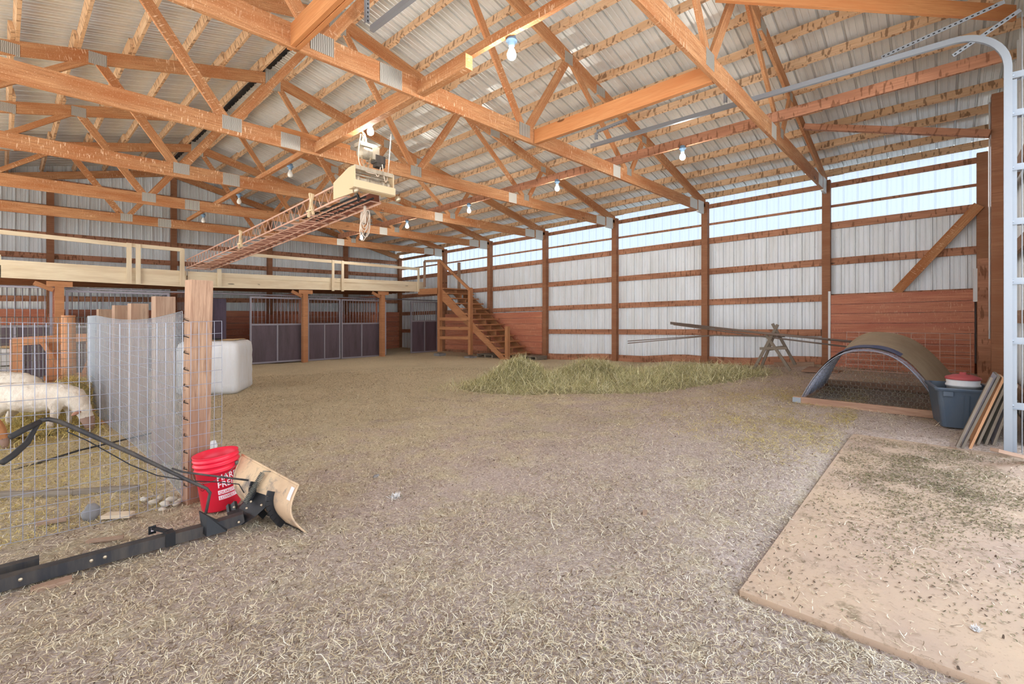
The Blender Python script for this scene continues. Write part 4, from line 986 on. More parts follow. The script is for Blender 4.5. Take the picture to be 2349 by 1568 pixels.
def text_on_bucket(txt, size, zc, a0, mt, name, adv=None, spread=1.0, dr=.0012):
    cu = bpy.data.curves.new('t', 'FONT'); cu.body = txt; cu.size = size; cu.resolution_u = 3
    o = bpy.data.objects.new('t', cu); COL.objects.link(o); dg = bpy.context.evaluated_depsgraph_get(); me = o.evaluated_get(dg).to_mesh()
    V = [tuple(v.co) for v in me.vertices]; F_ = [tuple(p.vertices) for p in me.polygons]; o.evaluated_get(dg).to_mesh_clear(); bpy.data.objects.remove(o)
    g = MB(TB); vs = []
    for x, y, z in V:
        zz = zc + y; rr = rad(zz) + dr; a = a0 + x * spread / rr; vs.append((rr * math.cos(a), rr * math.sin(a), zz))
    g.add(vs, F_); return g
def band(g, z0, z1, a0, a1, dr=.0008, n=20):
    g.grid(lambda u, v: ((rad(z0 + (z1 - z0) * v) + dr) * math.cos(a0 + (a1 - a0) * u), (rad(z0 + (z1 - z0) * v) + dr) * math.sin(a0 + (a1 - a0) * u), z0 + (z1 - z0) * v), n, 1)
acam = math.atan2(-vd.y, -vd.x)      # direction towards the camera
A0 = acam + R(28)
for txt, sz, zc in (('HARBOR', .056, .21), ('FREIGHT', .056, .163)):
    g = text_on_bucket(txt, sz, zc, A0, 'white_ink', 'print', spread=.92)
    # thicken strokes by overprinting
    g2 = text_on_bucket(txt, sz, zc + .002, A0 + .012, 'white_ink', 'print', spread=.92, dr=.0014); g.add(g2.v, g2.f) if 0 else None
    o = g.build('print', M['white_ink'], r); g2.build('print', M['white_ink'], r)
for z0, z1, txt in ((.118, .146, 'QUALITY TOOLS'), (.082, .110, 'LOWEST PRICES')):
    g = MB(TB); band(g, z0, z1, A0, A0 + 1.45); g.build('print_band', M['white_ink'], r)
    text_on_bucket(txt, .026, z0 + .005, A0 + .04, 'red', 'print', dr=.002).build('print', M['red'], r)
g = MB(TB)
rr_ = .026
for q0 in range(24):
    a0, a1 = R(15 * q0), R(15 * q0 + 15)
    f = lambda a, w_: (lambda zz, aa: ((rad(zz) + .001) * math.cos(aa), (rad(zz) + .001) * math.sin(aa), zz))(.185 + (rr_ + w_) * math.sin(a), acam - R(18) + (rr_ + w_) * math.cos(a) / .14)
    g.add([f(a0, 0), f(a1, 0), f(a1, .003), f(a0, .003)], [(0, 1, 2, 3)])
for a_, b_ in (((-.014, -.012), (.012, .014)), ((-.012, .014), (.014, -.01)), ((-.016, .004), (.014, .004)), ((-.004, -.016), (.002, .012))):
    f = lambda p, o_: ((rad(.185 + p[1]) + .001) * math.cos(acam - R(18) + (p[0] + o_) / .14), (rad(.185 + p[1]) + .001) * math.sin(acam - R(18) + (p[0] + o_) / .14), .185 + p[1])
    g.add([f(a_, 0), f(b_, 0), f(b_, .004), f(a_, .004)], [(0, 1, 2, 3)])
g.build('print_mark', M['black_ink'], r)
g = MB(TB); aR = acam + R(90)
for sd in (1, -1):
    a = aR if sd > 0 else acam - R(90); g.lathe([(0, -.012), (.012, -.012), (.012, .01), (0, .01)], ((rad(.3) + .006) * math.cos(a), (rad(.3) + .006) * math.sin(a), .292), 10)
pts = []
for k in range(19):
    q = math.pi * k / 18; a = aR - math.pi * (k / 18); rr2 = rad(.28) + .012
    pts.append((rr2 * math.cos(a), rr2 * math.sin(a), .292 - .075 * math.sin(q)))
g.tube(pts, .0022, 5); g.build('bail_handle', M['wire_dark'], r)

# ================================================================== PLOUGH BLADE ATTACHMENT
M['blade'] = mat('dusty_blade_steel', srgb(206, 178, 146), .7, .1)
_v = coord(M['blade'], 'World'); _n = ntex(M['blade'], _v, 7, 5, .7, .5); _n2 = ntex(M['blade'], _v, 2.6, 4, .6)
out(M['blade'], mix(M['blade'], ramp(M['blade'], _n, [(.5, BLK), (.68, (.8, .8, .8, 1))]), mix(M['blade'], ramp(M['blade'], _n2, [(.4, BLK), (.6, WHT)]), srgb(222, 196, 160), srgb(196, 166, 136)), srgb(96, 98, 104)))
r = empty('plow_attachment', (1.2, 3.2, 0.0)); tag(r, 'black plough frame with a curved dusty steel blade beside the red bucket', 'plow')
# blade: top edge from TA to TBb, face bulges towards -X (towards the camera) ; bottom edge further +X
BA = Vector(at(556, 1042, d=3.22)); BB = Vector(at(684, 1112, d=2.86)); 
CB = Vector(at(702, 1222, d=2.80)); CA = CB + (BA - BB); CA.z = CB.z + .02
nrm = (BB - BA).cross(Vector((0, 0, 1))).normalized()      # sideways
if nrm.x > 0: nrm = -nrm
def BL(u, v, off=0.0):
    a = BA.lerp(BB, u); b = CA.lerp(CB, u); p = a.lerp(b, v); return tuple(p + nrm * (.075 * math.sin(math.pi * v) + off))
g = MB(); g.grid(lambda u, v: BL(u, v, 0), 16, 14); g.grid(lambda u, v: BL(u, 1 - v, -.006), 16, 14)
for u in (0, 1): g.grid(lambda a, b, u=u: BL(u, a, -.006 * b), 14, 1)
g.build('blade', M['blade'], r)
g = MB(); g.tube([BL(u / 8, 0, 0) for u in range(9)], .007, 8); g.tube([BL(1, v / 10, -.002) for v in range(11)], .006, 8); g.tube([BL(0, v / 10, -.002) for v in range(11)], .006, 8); g.build('blade_rim', M['blade'], r)
g = MB(); g.grid(lambda u, v: BL(u, .93 + .09 * v, .006), 10, 1); g.grid(lambda u, v: BL(u, 1.02 - .09 * v, -.01), 10, 1); g.build('wear_strip', M['black_dusty'], r)
g = MB(); g.grid(lambda u, v: BL(.93 + .05 * u, .06 + .22 * v, .003), 2, 6); lab(g.build('sticker', M['white_ink'], r), 'white sticker')
def pp(px, py, d): return Vector(at(px, py, d=d))
# ribs / brackets behind the blade
for u in (.42, .72):
    g = MB()
    for k in range(8):
        v0, v1 = .25 + .7 * k / 8, .25 + .7 * (k + 1) / 8
        g.beam(Vector(BL(u, v0, .02)), Vector(BL(u, v1, .02)), .012, .05, up=nrm)
    g.build('blade_rib', M['black'], r)
g = MB(); a = pp(545, 1188, 2.86); b = pp(612, 1140, 2.98); c = pp(596, 1195, 2.82)
quad = [pp(520, 1178, 2.93), pp(548, 1165, 2.95), pp(590, 1118, 3.0), pp(612, 1122, 2.95), pp(612, 1160, 2.86), pp(585, 1185, 2.84), pp(555, 1204, 2.82)]
off = Vector((.03, .06, 0))
vs = [tuple(q) for q in quad] + [tuple(q + off) for q in quad]; n = len(quad)
g.add(vs, [tuple(range(n)), tuple(range(n, 2 * n))[::-1]] + [(k, k + n, (k + 1) % n + n, (k + 1) % n) for k in range(n)])
g.beam(pp(534, 1155, 3.0), pp(540, 1190, 2.92), .05, .02, up=tuple(vd)); g.beam(pp(524, 1158, 3.0), pp(530, 1192, 2.92), .02, .02, up=tuple(vd))
g.tube([pp(596, 1160, 2.88), pp(606, 1150, 2.9), pp(610, 1160, 2.88), pp(602, 1170, 2.87)], .006, 6); g.build('pivot_frame', M['black'], r)
g = MB()
for q in ((537, 1163, 2.93), (576, 1150, 2.9), (566, 1165, 2.87), (548, 1197, 2.81), (600, 1158, 2.86)): g.ell(tuple(pp(*q)), (.008, .008, .008), 8, 6)
g.build('bolts', M['chain'], r)
# push tube
T0 = Vector((pp(0, 1335, 2.27).x - .5, 3.30, .045)); T1 = pp(470, 1215, 2.76); T1.z = .045; T2 = pp(560, 1192, 2.86); T2.z = .075
g = MB(); g.beam(T0, T1, .06, .06); g.beam(T1, T2, .06, .06); g.build('push_tube', M['black_dusty'], r)
g = MB()
for t in (.12, .36, .43, .62, .66): p = T0.lerp(T1, t); g.ell((p.x, p.y - .031, p.z + .005), (.009, .005, .009), 8, 6)
g.build('bolts', M['chain'], r)
g = MB(); B0 = pp(462, 1224, 2.74)
pl = [(456, 1172, 2.78), (474, 1182, 2.74), (474, 1230, 2.70), (464, 1222, 2.73)]; pr = [(474, 1182, 2.74), (520, 1204, 2.80), (520, 1218, 2.78), (474, 1230, 2.70)]
for q in (pl, pr):
    vs = [tuple(pp(*k)) for k in q]; vs2 = [tuple(pp(*k) + Vector((.006, .008, 0))) for k in q]
    g.add(vs + vs2, [(0, 1, 2, 3), (7, 6, 5, 4), (0, 4, 5, 1), (1, 5, 6, 2), (2, 6, 7, 3), (3, 7, 4, 0)])
g.build('upright_bracket', M['black'], r)
g = MB(); p = T0.lerp(T1, .87); g.box((p.x, p.y - .0, p.z + .006), (.045, .072, .074)); g.beam(p + Vector((-.01, .02, .04)), p + Vector((-.05, .12, .04)), .025, .01); g.box((p.x - .055, p.y + .125, .075), (.035, .006, .045)); g.build('mount_clamp', M['black'], r)
g = MB(); p = T0.lerp(T1, .87); g.box((p.x - .055, p.y + .121, .078), (.012, .003, .02)); lab(g.build('label_mark', M['white_ink'], r), 'small white mark')
# coil spring
S0, S1 = pp(562, 1153, 2.90), pp(603, 1084, 3.0); t = (S1 - S0).normalized(); s0 = t.cross(Vector((0, 0, 1))).normalized(); s1 = t.cross(s0); L = (S1 - S0).length; turns = 22; pts = []
for k in range(turns * 10 + 1): a = 2 * math.pi * k / 10; pts.append(S0 + t * (L * k / (turns * 10)) + (s0 * math.cos(a) + s1 * math.sin(a)) * .016)
g = MB(); g.tube(pts, .0024, 5); g.tube([S1, S1 + Vector((0, 0, .01)), Vector(BL(.55, .02, .0))], .003, 5); g.build('coil_spring', M['wire_dark'], r)
# lift handle and rods
hb = [pp(472, 1178, 2.77), pp(480, 1138, 2.80), pp(482, 1130, 2.80), pp(474, 1120, 2.79), pp(436, 1103, 2.76), pp(300, 1038, 2.66), pp(180, 985, 2.56), pp(135, 966, 2.52), pp(112, 961, 2.5), pp(96, 963, 2.47), pp(88, 968, 2.46)]
g = MB(); g.tube(hb, [.008, .008, .009, .009, .010, .0125, .0125, .0125, .012, .012, .012], 10); g.build('lift_handle', M['black_dusty'], r)
for P_ in ([(90, 968, 2.45), (55, 985, 2.36), (24, 1002, 2.3)], [(90, 968, 2.45), (80, 984, 2.42), (62, 1015, 2.36), (30, 1044, 2.28), (6, 1060, 2.22)]):
    g = MB(); g.tube([pp(*q) for q in P_], .015 if len(P_) == 3 else [.009, .010, .014, .015, .015], 10); g.build('hand_grip', M['rubber'], r)
g = MB(); g.tube([pp(394, 1074, 2.72), pp(420, 1082, 2.74), pp(480, 1090, 2.80), pp(570, 1101, 2.93)], .006, 8); g.build('link_rod', M['black_dusty'], r)
g = MB(); g.tube([pp(156, 985, 2.54), pp(155, 990, 2.54), pp(200, 1010, 2.57), pp(300, 1066, 2.66), pp(360, 1090, 2.70), pp(430, 1102, 2.76), pp(500, 1105, 2.82), pp(548, 1110, 2.9), pp(560, 1130, 2.9)], .003, 6); g.build('pull_cable', M['black'], r)
g = MB(); a = Vector((pp(0, 1315, 2.35).x - .5, 3.46, .03)); b = pp(90, 1283, 2.42); b.z = .03; g.beam(a, b, .05, .06); single(g, 'steel_bar', M['black_dusty'], 'short dark steel bar lying behind the plow tube at the left edge', 'bar')
g = MB(); a = pp(70, 1345, 2.2); b = pp(165, 1318, 2.3); a.z = b.z = .012; g.beam(a, b, .05, .02); single(g, 'wood_strip', M['grey_wood'], 'thin wooden strip on the floor in front of the plow tube', 'wood strip')
# rods and boards in the pen
g = MB(); a = pp(-40, 1092, 3.6); b = pp(352, 1000, 4.4); a.z = gh(a.x, a.y) + .03; b.z = gh(b.x, b.y) + .05; g.tube([on_ground(12, 1084), (lambda q: (q[0], q[1], q[2] + .03))(on_ground(180, 1040)), (lambda q: (q[0], q[1], q[2] + .05))(on_ground(350, 1003))], .009, 6)
single(g, 'steel_rod', M['black_dusty'], 'thin dark rod lying across the bedding inside the pen', 'rod')
g = MB(); P_ = [on_ground(x, y) for x, y in ((-20, 1142), (80, 1140), (170, 1136), (250, 1130), (318, 1126))]; 
for a, b in zip(P_, P_[1:]): g.beam((a[0], a[1], a[2] + .02), (b[0], b[1], b[2] + .02), .03, .05)
single(g, 'board', M['grey_wood2'], 'long grey board lying in the pen behind the wire', 'board')
def chunk(px, py, sx, sy, sz, rz, name, mt, label, cat, grp=None, kind='box', tilt=0):
    p = on_ground(px, py); g = MB(); Mx = Matrix.Rotation(rz, 3, 'Z') @ Matrix.Rotation(tilt, 3, 'X')
    if kind == 'box':
        g.prism([(-sx / 2, -sy / 2), (sx / 2, -sy / 2 * .8), (sx / 2 * .9, sy / 2), (-sx / 2 * .95, sy / 2 * .9)], 'z', 0, sz); g.v = [tuple(Mx @ Vector(v) + Vector((p[0], p[1], p[2] + .004))) for v in g.v]
    else:
        g.ell((0, 0, 0), (sx / 2, sy / 2, sz / 2), 14, 10); sd = random.random() * 9
        g.v = [tuple(Mx @ (Vector(v) * (1 + .28 * noise.noise(Vector((v[0] / sx * 3 + sd, v[1] / sy * 3, v[2] / sz * 3))))) + Vector((p[0], p[1], p[2] + sz * .38))) for v in g.v]
    return tag(g.build(name, M[mt] if isinstance(mt, str) else mt), label, cat, grp)
chunk(208, 1190, .09, .06, .11, .3, 'stone', 'rock', 'upright blue grey stone at the foot of the wire panel', 'stone', kind='r')
chunk(272, 1186, .17, .07, .022, -.75, 'wood_offcut', 'pale_wood', 'pale flat wood offcut between the stone and the plow', 'wood offcut', 'wood offcuts')
chunk(243, 1240, .18, .035, .012, -.55, 'wood_offcut', 'grey_wood', 'thin brown wood splinter in front of the wire panel', 'wood offcut', 'wood offcuts')
chunk(118, 1200, .14, .05, .02, -.2, 'wood_offcut', 'grey_wood', 'short brown wood piece under the wire panel', 'wood offcut', 'wood offcuts')
chunk(262, 968, .3, .08, .03, -1.0 + 1.3, 'wood_offcut', 'orange_wood', 'orange wood piece leaning at the foot of the silver mesh', 'wood offcut', 'wood offcuts', tilt=.2)
for k, (x, y, s_) in enumerate(((352, 1155, .045), (366, 1146, .04), (378, 1160, .05), (392, 1150, .05), (405, 1158, .04), (330, 1148, .04), (372, 1170, .03), (414, 1150, .035))):
    chunk(x, y, s_ * 1.5, s_, s_ * .8, k, 'stone', 'rock_pale', 'small pale stone in the heap left of the fence post', 'stone', 'pale stones left of the fence post', 'r')
chunk(488, 1030, .09, .07, .1, .3, 'jug', 'white_plastic', 'small pale jug half hidden behind the red bucket', 'jug', kind='r')
for (x, y, s_, rz, l) in ((905, 1142, .15, .2, 'scrap of white feathers or paper in the middle of the floor'), (2240, 1445, .07, 1, 'fluffy white feather tuft at the lower right on the slab'), (1480, 1180, .08, .4, 'brown wood chip on the floor right of the middle'), (863, 1010 + 85, .08, .6, 'grey clod left of the white scrap')):
    if 'wood chip' in l: chunk(x, y, s_, .03, .015, rz, 'wood_chip', 'grey_wood', l, 'wood chip'); continue
    if 'clod' in l: chunk(x, y, s_, .04, .03, rz, 'clod', 'rock', l, 'clod', kind='r'); continue
    p = on_ground(x, y) if y < 1400 else at(x, y, Z=0.0); g = MB()
    for k in range(70):
        a = random.uniform(0, 6.28); q = random.uniform(0, s_ * .35); c = Vector((p[0] + q * math.cos(a), p[1] + q * math.sin(a) * .6, p[2] + .003)); t = Vector((random.uniform(-1, 1), random.uniform(-1, 1), random.uniform(0, .9))).normalized(); w2 = t.cross(Vector((0, 0, 1))).normalized() * s_ * .05
        e = c + t * s_ * random.uniform(.15, .35); g.add([tuple(c - w2), tuple(c + w2), tuple(e)], [(0, 1, 2)])
    single(g, 'feather_scrap', M['feather'], l, 'feathers')

# ================================================================== RIGHT: HOOPED SHELTER, TOTE, SCREENS
HX0, HX1 = 7.55, 9.35; HY0, HY1 = -.03, 1.43; gz0 = .1
r = empty('hoop_shelter', (HX0, .7, gz0)); tag(r, 'arched wire mesh shelter under a brown tarp near the right wall', 'shelter')
def arch(x, t, dr=0, hh=None):
    """t 0..1 from the left foot (far Y) over the top to the right foot"""
    k = (x - HX0) / (HX1 - HX0); h = (.76 + .12 * k if hh is None else hh) + dr; w_ = (HY1 - HY0) / 2 + .02 + dr + (.22 * k if t > .5 else -.05 * k); yc = (HY0 + HY1) / 2
    a = math.pi * t; ex = .9
    cy2 = math.cos(a); sy2 = math.sin(a)
    zb = gh(x, yc + w_ * cy2)
    return (x, yc + w_ * cy2, gh(x, yc) + h * (1 - abs(cy2) ** 2.4) + .01)
def hexmesh(g, fn, nu, nv, r_):
    """hexagonal wire net: fn(u,v), nu columns"""
    for i in range(nu):
        for j in range(nv):
            o_ = .5 * (j % 2); u0 = (i + o_) / nu; u1 = (i + o_ + .5) / nu; u2 = (i + o_ + 1) / nu; v0 = j / nv; v1 = (j + .62) / nv; vm = (j - .0) / nv; v2 = (j + 1) / nv
            if u2 > 1.001: continue
            g.tube([fn(u0, v1), fn(u1, v0 + .0), fn(u2, v1)], r_, 3, cap=False) if 0 else None
            a_, b_, c_ = fn(u0, v0 + .3 / nv), fn(u1, v0), fn(u2, v0 + .3 / nv)
            g.tube([a_, b_, c_], r_, 3, cap=False); g.tube([a_, fn(u0, v2)], r_, 3, cap=False)
g = MB(); hexmesh(g, lambda u, v: arch(HX0 + .02 + 1.7 * min(v, 1), u, -.014), 44, 34, .0021); g.build('chicken_wire', M['wire'], r)
g = MB()
for k, dx in enumerate((0, .05, .11, .18)): g.tube([arch(HX0 + dx, t / 30) for t in range(31)], .005 if k == 0 else .0028, 6)
g.build('hoop_wires', M['wire'], r)
yc_ = (HY0 + HY1) / 2; wh = (HY1 - HY0) / 2 + .01
def endp(u, v): s_ = 2 * u - 1; zt = .75 * (1 - abs(s_) ** 2.4); return (HX0 + .005, yc_ - wh * s_, gh(HX0, yc_) + .015 + min(v * .76, max(zt, .001)))
g = MB(); hexmesh(g, endp, 28, 16, .0021); g.build('end_netting', M['wire_dark'], r)
g = MB()
for k in range(20): g.tube([arch(HX0, k / 19), arch(HX0 + .3, k / 19)], .0016, 4)
g.build('mesh_edge_wires', M['wire'], r)
def tarp(u, v):
    t = .08 + .92 * u; x0 = HX0 + .16 + .7 * abs(u - .55) + .05 * math.sin(u * 23) ; x = x0 + (HX1 - x0) * v; p = arch(x, t, .012); q = .006 * noise.noise(Vector((u * 9, v * 7, 1))); return (p[0], p[1], p[2] + q)
g = MB(); g.grid(tarp, 44, 20); g.grid(lambda u, v: tuple(Vector(tarp(1 - u, v)) - Vector((0, 0, .004))), 44, 20); g.build('tarp_cover', M['tarp'], r)
g = MB(); g.grid(lambda u, v: arch(HX0 + .16 + .3 * v, .22 + .42 * u, .022), 20, 5); g.grid(lambda u, v: arch(HX0 + .16 + .3 * v, .64 - .42 * u, .018), 20, 5); lab(g.build('tarp_flap', M['tarp_blue'], r), 'faded blue grey tarp flap')
g = MB(); g.grid(lambda u, v: arch(HX0 + .34 + 1.3 * v, .03 + .30 * u, .004), 14, 8); g.grid(lambda u, v: arch(HX0 + .34 + 1.3 * v, .33 - .30 * u, .0), 14, 8); lab(g.build('inner_tarp', M['tarp_navy'], r), 'dark blue tarp lining the left side')
a = on_ground(1840, 920); b = on_ground(2160, 962)
g = MB(); g.beam((HX0 - .02, HY1 + .08, gh(HX0, HY1) + .045), (HX0 - .02, HY0 - .08, gh(HX0, HY0) + .045), .04, .09); g.build('base_board', M['fence_post'], r)
g = MB(); g.beam((HX1, HY1 + .03, gh(HX1, HY1) + .05), (HX1, HY0 - .03, gh(HX1, HY0) + .05), .04, .09)
for y, q in ((HY0, -.2), (HY1, -.04)): g.beam((HX0, y, gh(HX0, y) + .03), (HX1, y + q, gh(HX1, y) + .03), .04, .06)
g.build('base_frame', M['fence_post'], r)
g = MB()
for y in (HY1 + .04, HY0 - .0): g.bbox(HX0 - .046, HX0 - .04, y - .05, y + .05, gh(HX0, y) + .01, gh(HX0, y) + .08)
g.build('corner_plate', M['galv'], r)
# grid panel leaning on the planks
r = empty('grid_panel', (10.9, .6, gh(10.9, .6))); tag(r, 'thin rusty wire grid panel leaning on the red planks behind the shelter', 'wire grid')
pl_, pr_ = at(1942, 760, X=10.95), at(2226, 760, X=10.95)
g = MB()
for k in range(10): y = pl_[1] + (pr_[1] - pl_[1]) * k / 9; g.tube([(10.85, y, gh(10.9, y) + .01), (10.98, y, pl_[2])], .0045, 5)
for k in range(8): z = .02 + (pl_[2] - gh(10.9, .5) - .02) * (1 - (1 - k / 7) ** 1.0); g.tube([(10.85 + .13 * k / 7, pl_[1], gh(10.9, .6) + z), (10.85 + .13 * k / 7, pr_[1], gh(10.9, .6) + z)], .0045, 5)
g.build('grid', M['wire_rust'], r)
# sawhorse and poles
M['pole'] = mat('old_pole_steel', srgb(132, 116, 106), .6, .3)
c = at(1778, 850, X=10.2); cy0 = c[1]
r = empty('sawhorse', (10.2, cy0, gh(10.2, cy0))); tag(r, 'rough wooden sawhorse against the white wall, crossed legs sticking up', 'sawhorse')
def sx(px, py, X): p = at(px, py, X=X); return p
def leg(a, b, Xa, Xb): g = MB(); g.beam(at(*a, X=Xa), at(*b, X=Xb), .05, .035, up=(1, 0, 0)); g.build('leg', M['grey_wood2'], r)
leg((1728, 849), (1784, 744), 10.0, 10.12); leg((1813, 850), (1758, 768), 10.0, 10.1)
leg((1746, 843), (1778, 762), 10.5, 10.3); leg((1824, 836), (1772, 742), 10.5, 10.3)
g = MB(); g.beam(at(1743, 799, X=10.06), at(1806, 798, X=10.06), .03, .05); g.build('cross_board', M['grey_wood2'], r); g = MB(); g.beam(at(1763, 800, X=10.45), at(1802, 796, X=10.45), .03, .07); g.build('cross_board', M['grey_wood2'], r)
g = MB(); g.beam(at(1768, 776, X=10.05), at(1776, 772, X=10.5), .04, .04); g.build('top_bar', M['grey_wood2'], r)
for k, (a, b, Xa, Xb) in enumerate((((1538, 739), (2010, 788), 10.35, 9.75), ((1538, 742), (1985, 787), 10.3, 9.8), ((1545, 744), (1960, 797), 10.25, 10.0))):
    g = MB(); g.tube([at(*a, X=Xa), tuple((Vector(at(*a, X=Xa)) + Vector(at(*b, X=Xb))) / 2 + Vector((0, 0, -.012))), at(*b, X=Xb)], .014, 8)
    tag(g.build('steel_pole', M['pole']), ['topmost of three long grey poles sloping from the sawhorse down to the shelter', 'middle one of three long grey poles sloping from the sawhorse to the shelter', 'shortest of three long grey poles sloping from the sawhorse to the right'][k], 'pole', 'poles sloping down to the shelter')
for k, (y0, y1) in enumerate(((782, 768), (787, 770))):
    g = MB(); a, m_, b = at(1440, y0, X=10.45), at(1640, 768 + k * 1, X=10.4), at(1800, 772, X=10.3); g.tube([tuple(Vector(a).lerp(Vector(m_), t / 4)) for t in range(4)] + [m_, b], .010, 8)
    tag(g.build('steel_pole', M['pole']), ['upper thin pole drooping left of the sawhorse', 'lower thin pole drooping left of the sawhorse'][k], 'pole', 'poles drooping to the left')
g = MB(); a, b = at(1776, 838, X=11.0), at(1868, 842, X=11.0); g.beam((11.0, a[1], gh(11, a[1]) + .05), (11.0, b[1], gh(11, b[1]) + .05), .04, .1); single(g, 'board', M['grey_wood'], 'grey board on edge at the wall foot behind the sawhorse', 'board')
g = MB(); p = on_ground(1880, 853); g.prism([(p[0] - .25, p[1] + .25), (p[0] + .2, p[1] + .2), (p[0] + .3, p[1] - .35), (p[0] - .1, p[1] - .3)], 'z', p[2], p[2] + .03); g.v = [(x, y, z + (.1 if y > p[1] else 0) * (x - p[0] + .25)) for x, y, z in g.v]; single(g, 'board', M['fence_post'], 'flat brown board on the floor left of the shelter', 'board')
# tote
c = at(2198, 972, d=5.35); c = (c[0] - .12, c[1] - .01, gh(c[0], c[1]) + .012)
r = empty('storage_tote', c); tag(r, 'blue grey plastic tote standing in front of the shelter', 'tote'); tz_ = R(8)
Mz = Matrix.Rotation(tz_, 3, 'Z')
def T(x, y, z): v = Mz @ Vector((x, y, 0)); return (c[0] + v.x, c[1] + v.y, c[2] + z)
def rrect(sx_, sy_, z, r_=.04, cx_=0, n=5):
    P = []
    for q, (ax, ay) in enumerate(((1, 1), (-1, 1), (-1, -1), (1, -1))):
        for k in range(n): a = R(90 * q + 90 / (n - 1) * k); P.append((cx_ + ax * (sx_ / 2 - r_) + r_ * math.cos(a), ay * (sy_ / 2 - r_) + r_ * math.sin(a), z))
    return P
def loftrings(g, rings, cap0=True, cap1=False):
    n = len(rings[0]); vs = [p for q in rings for p in q]
    fs = [(i * n + k, i * n + (k + 1) % n, (i + 1) * n + (k + 1) % n, (i + 1) * n + k) for i in range(len(rings) - 1) for k in range(n)]
    if cap0: fs.append(tuple(range(n))[::-1])
    if cap1: fs.append(tuple((len(rings) - 1) * n + k for k in range(n)))
    g.add(vs, fs, smooth=False)
g = MB(T); hT = .42
loftrings(g, [rrect(.58, .38, 0), rrect(.68, .47, hT - .02), rrect(.72, .51, hT - .02), rrect(.73, .52, hT), rrect(.72, .51, hT + .012), rrect(.67, .46, hT + .012), rrect(.57, .37, .012)], True, True); g.build('tub', M['tote'], r)
g = MB(T)
for sx_ in (-1, 1):
    g.prism([(-.03, .02), (.03, .02), (.035, hT - .05), (-.035, hT - .05)], 'x', sx_ * .30, sx_ * .345) if 0 else None
for xs_, sg in ((-.335, -1),):
    g.add([(-.292, -.02, .03), (-.292, .02, .03), (-.342, .02, hT - .06), (-.342, -.02, hT - .06), (-.30, -.02, .03), (-.30, .02, .03), (-.352, .02, hT - .06), (-.352, -.02, hT - .06)], [(0, 1, 2, 3), (4, 7, 6, 5), (0, 3, 7, 4), (1, 5, 6, 2), (3, 2, 6, 7), (0, 4, 5, 1)])
for y in (-.15, .15): g.box((-.35, y, hT - .05), (.02, .08, .05))
g.build('ribs', M['tote'], r)
# bucket with red lid
c = (7.36, -.20, c[2] + .025)
r = empty('lidded_bucket', c); tag(r, 'white bucket with a faded red lid standing in the tote', 'bucket')
g = MB(); zt_ = at(2230, 866, d=5.4)[2] - c[2]; g.lathe([(0, 0), (.12, 0), (.14, zt_ - .08), (.15, zt_ - .08), (.15, zt_ - .06), (.14, zt_ - .05), (.145, zt_), (0, zt_)], c, 30); g.build('pail', M['white_plastic'], r)
g = MB(); g.lathe([(.15, zt_ - .005), (.155, zt_ + .01), (.145, zt_ + .025), (.08, zt_ + .05), (.03, zt_ + .055), (.03, zt_ + .075), (0, zt_ + .075)], c, 30); g.build('lid', M['red_lid'], r)
# leaning screens
def screen(y_foot, y_top, x0, x1, zt, label, mt='grey_wood2', net='wire_dark', k=0):
    z0 = gh(x0, y_foot) + .005; rr = empty('leaning_screen', ((x0 + x1) / 2, y_foot, z0)); tag(rr, label, 'screen', 'framed screens leaning on the front wall')
    def P(u, v): return (x0 + (x1 - x0) * u + .0, y_foot + (y_top - y_foot) * v, z0 + (zt - z0) * v)
    g = MB()
    upn = Vector((0, (zt - z0), -(y_top - y_foot))).normalized()
    for u in (0, 1): g.beam(P(u, 0), P(u, 1), .045, .02, up=upn)
    for v in (0.02, .98): g.beam(P(0, v), P(1, v), .045, .02, up=upn)
    g.build('frame', M[mt], rr)
    g = MB()
    for i in range(26): g.tube([Vector(P(i / 25, 0)) + upn * .012, Vector(P(i / 25, 1)) + upn * .012], .0022, 3, cap=False)
    for i in range(26): g.tube([Vector(P(0, i / 25)) + upn * .012, Vector(P(1, i / 25)) + upn * .012], .0022, 3, cap=False)
    g.build('wire_cloth', M[net], rr)
a0 = at(2212, 1014, d=4.62)
zt1_ = .66
for k, (mt, net, l) in enumerate((('grey_wood2', 'wire', 'outermost leaning screen with a wide grey board edge'), ('mesh_orange', 'mesh_orange', 'leaning screen with an orange netted edge, second from outside'), ('grey_wood2', 'wire_dark', 'leaning grey wire screen just behind the orange one'), ('grey_wood2', 'wire_dark', 'leaning grey screen, fourth from outside'), ('grey_wood2', 'wire', 'innermost leaning screen against the front wall'))):
    screen(-.17 - k * .055, -.42 - k * .03, 6.42 + .015 * k, 6.86 + .0 * k, .70 - .02 * k + .03, l, mt, net)
g = MB(); g.beam((6.36, -.13, .02), (6.40, -.37, .72), .09, .02, up=(0, .9, .3)); single(g, 'board', M['grey_wood2'], 'wide grey board leaning in front of the orange edged screen', 'board')
g = MB(); g.beam((5.75, -.35, .16), (6.2, -.62, .03), .06, .03); single(g, 'board', M['grey_wood'], 'short pale board at the foot of the silver door track', 'board')
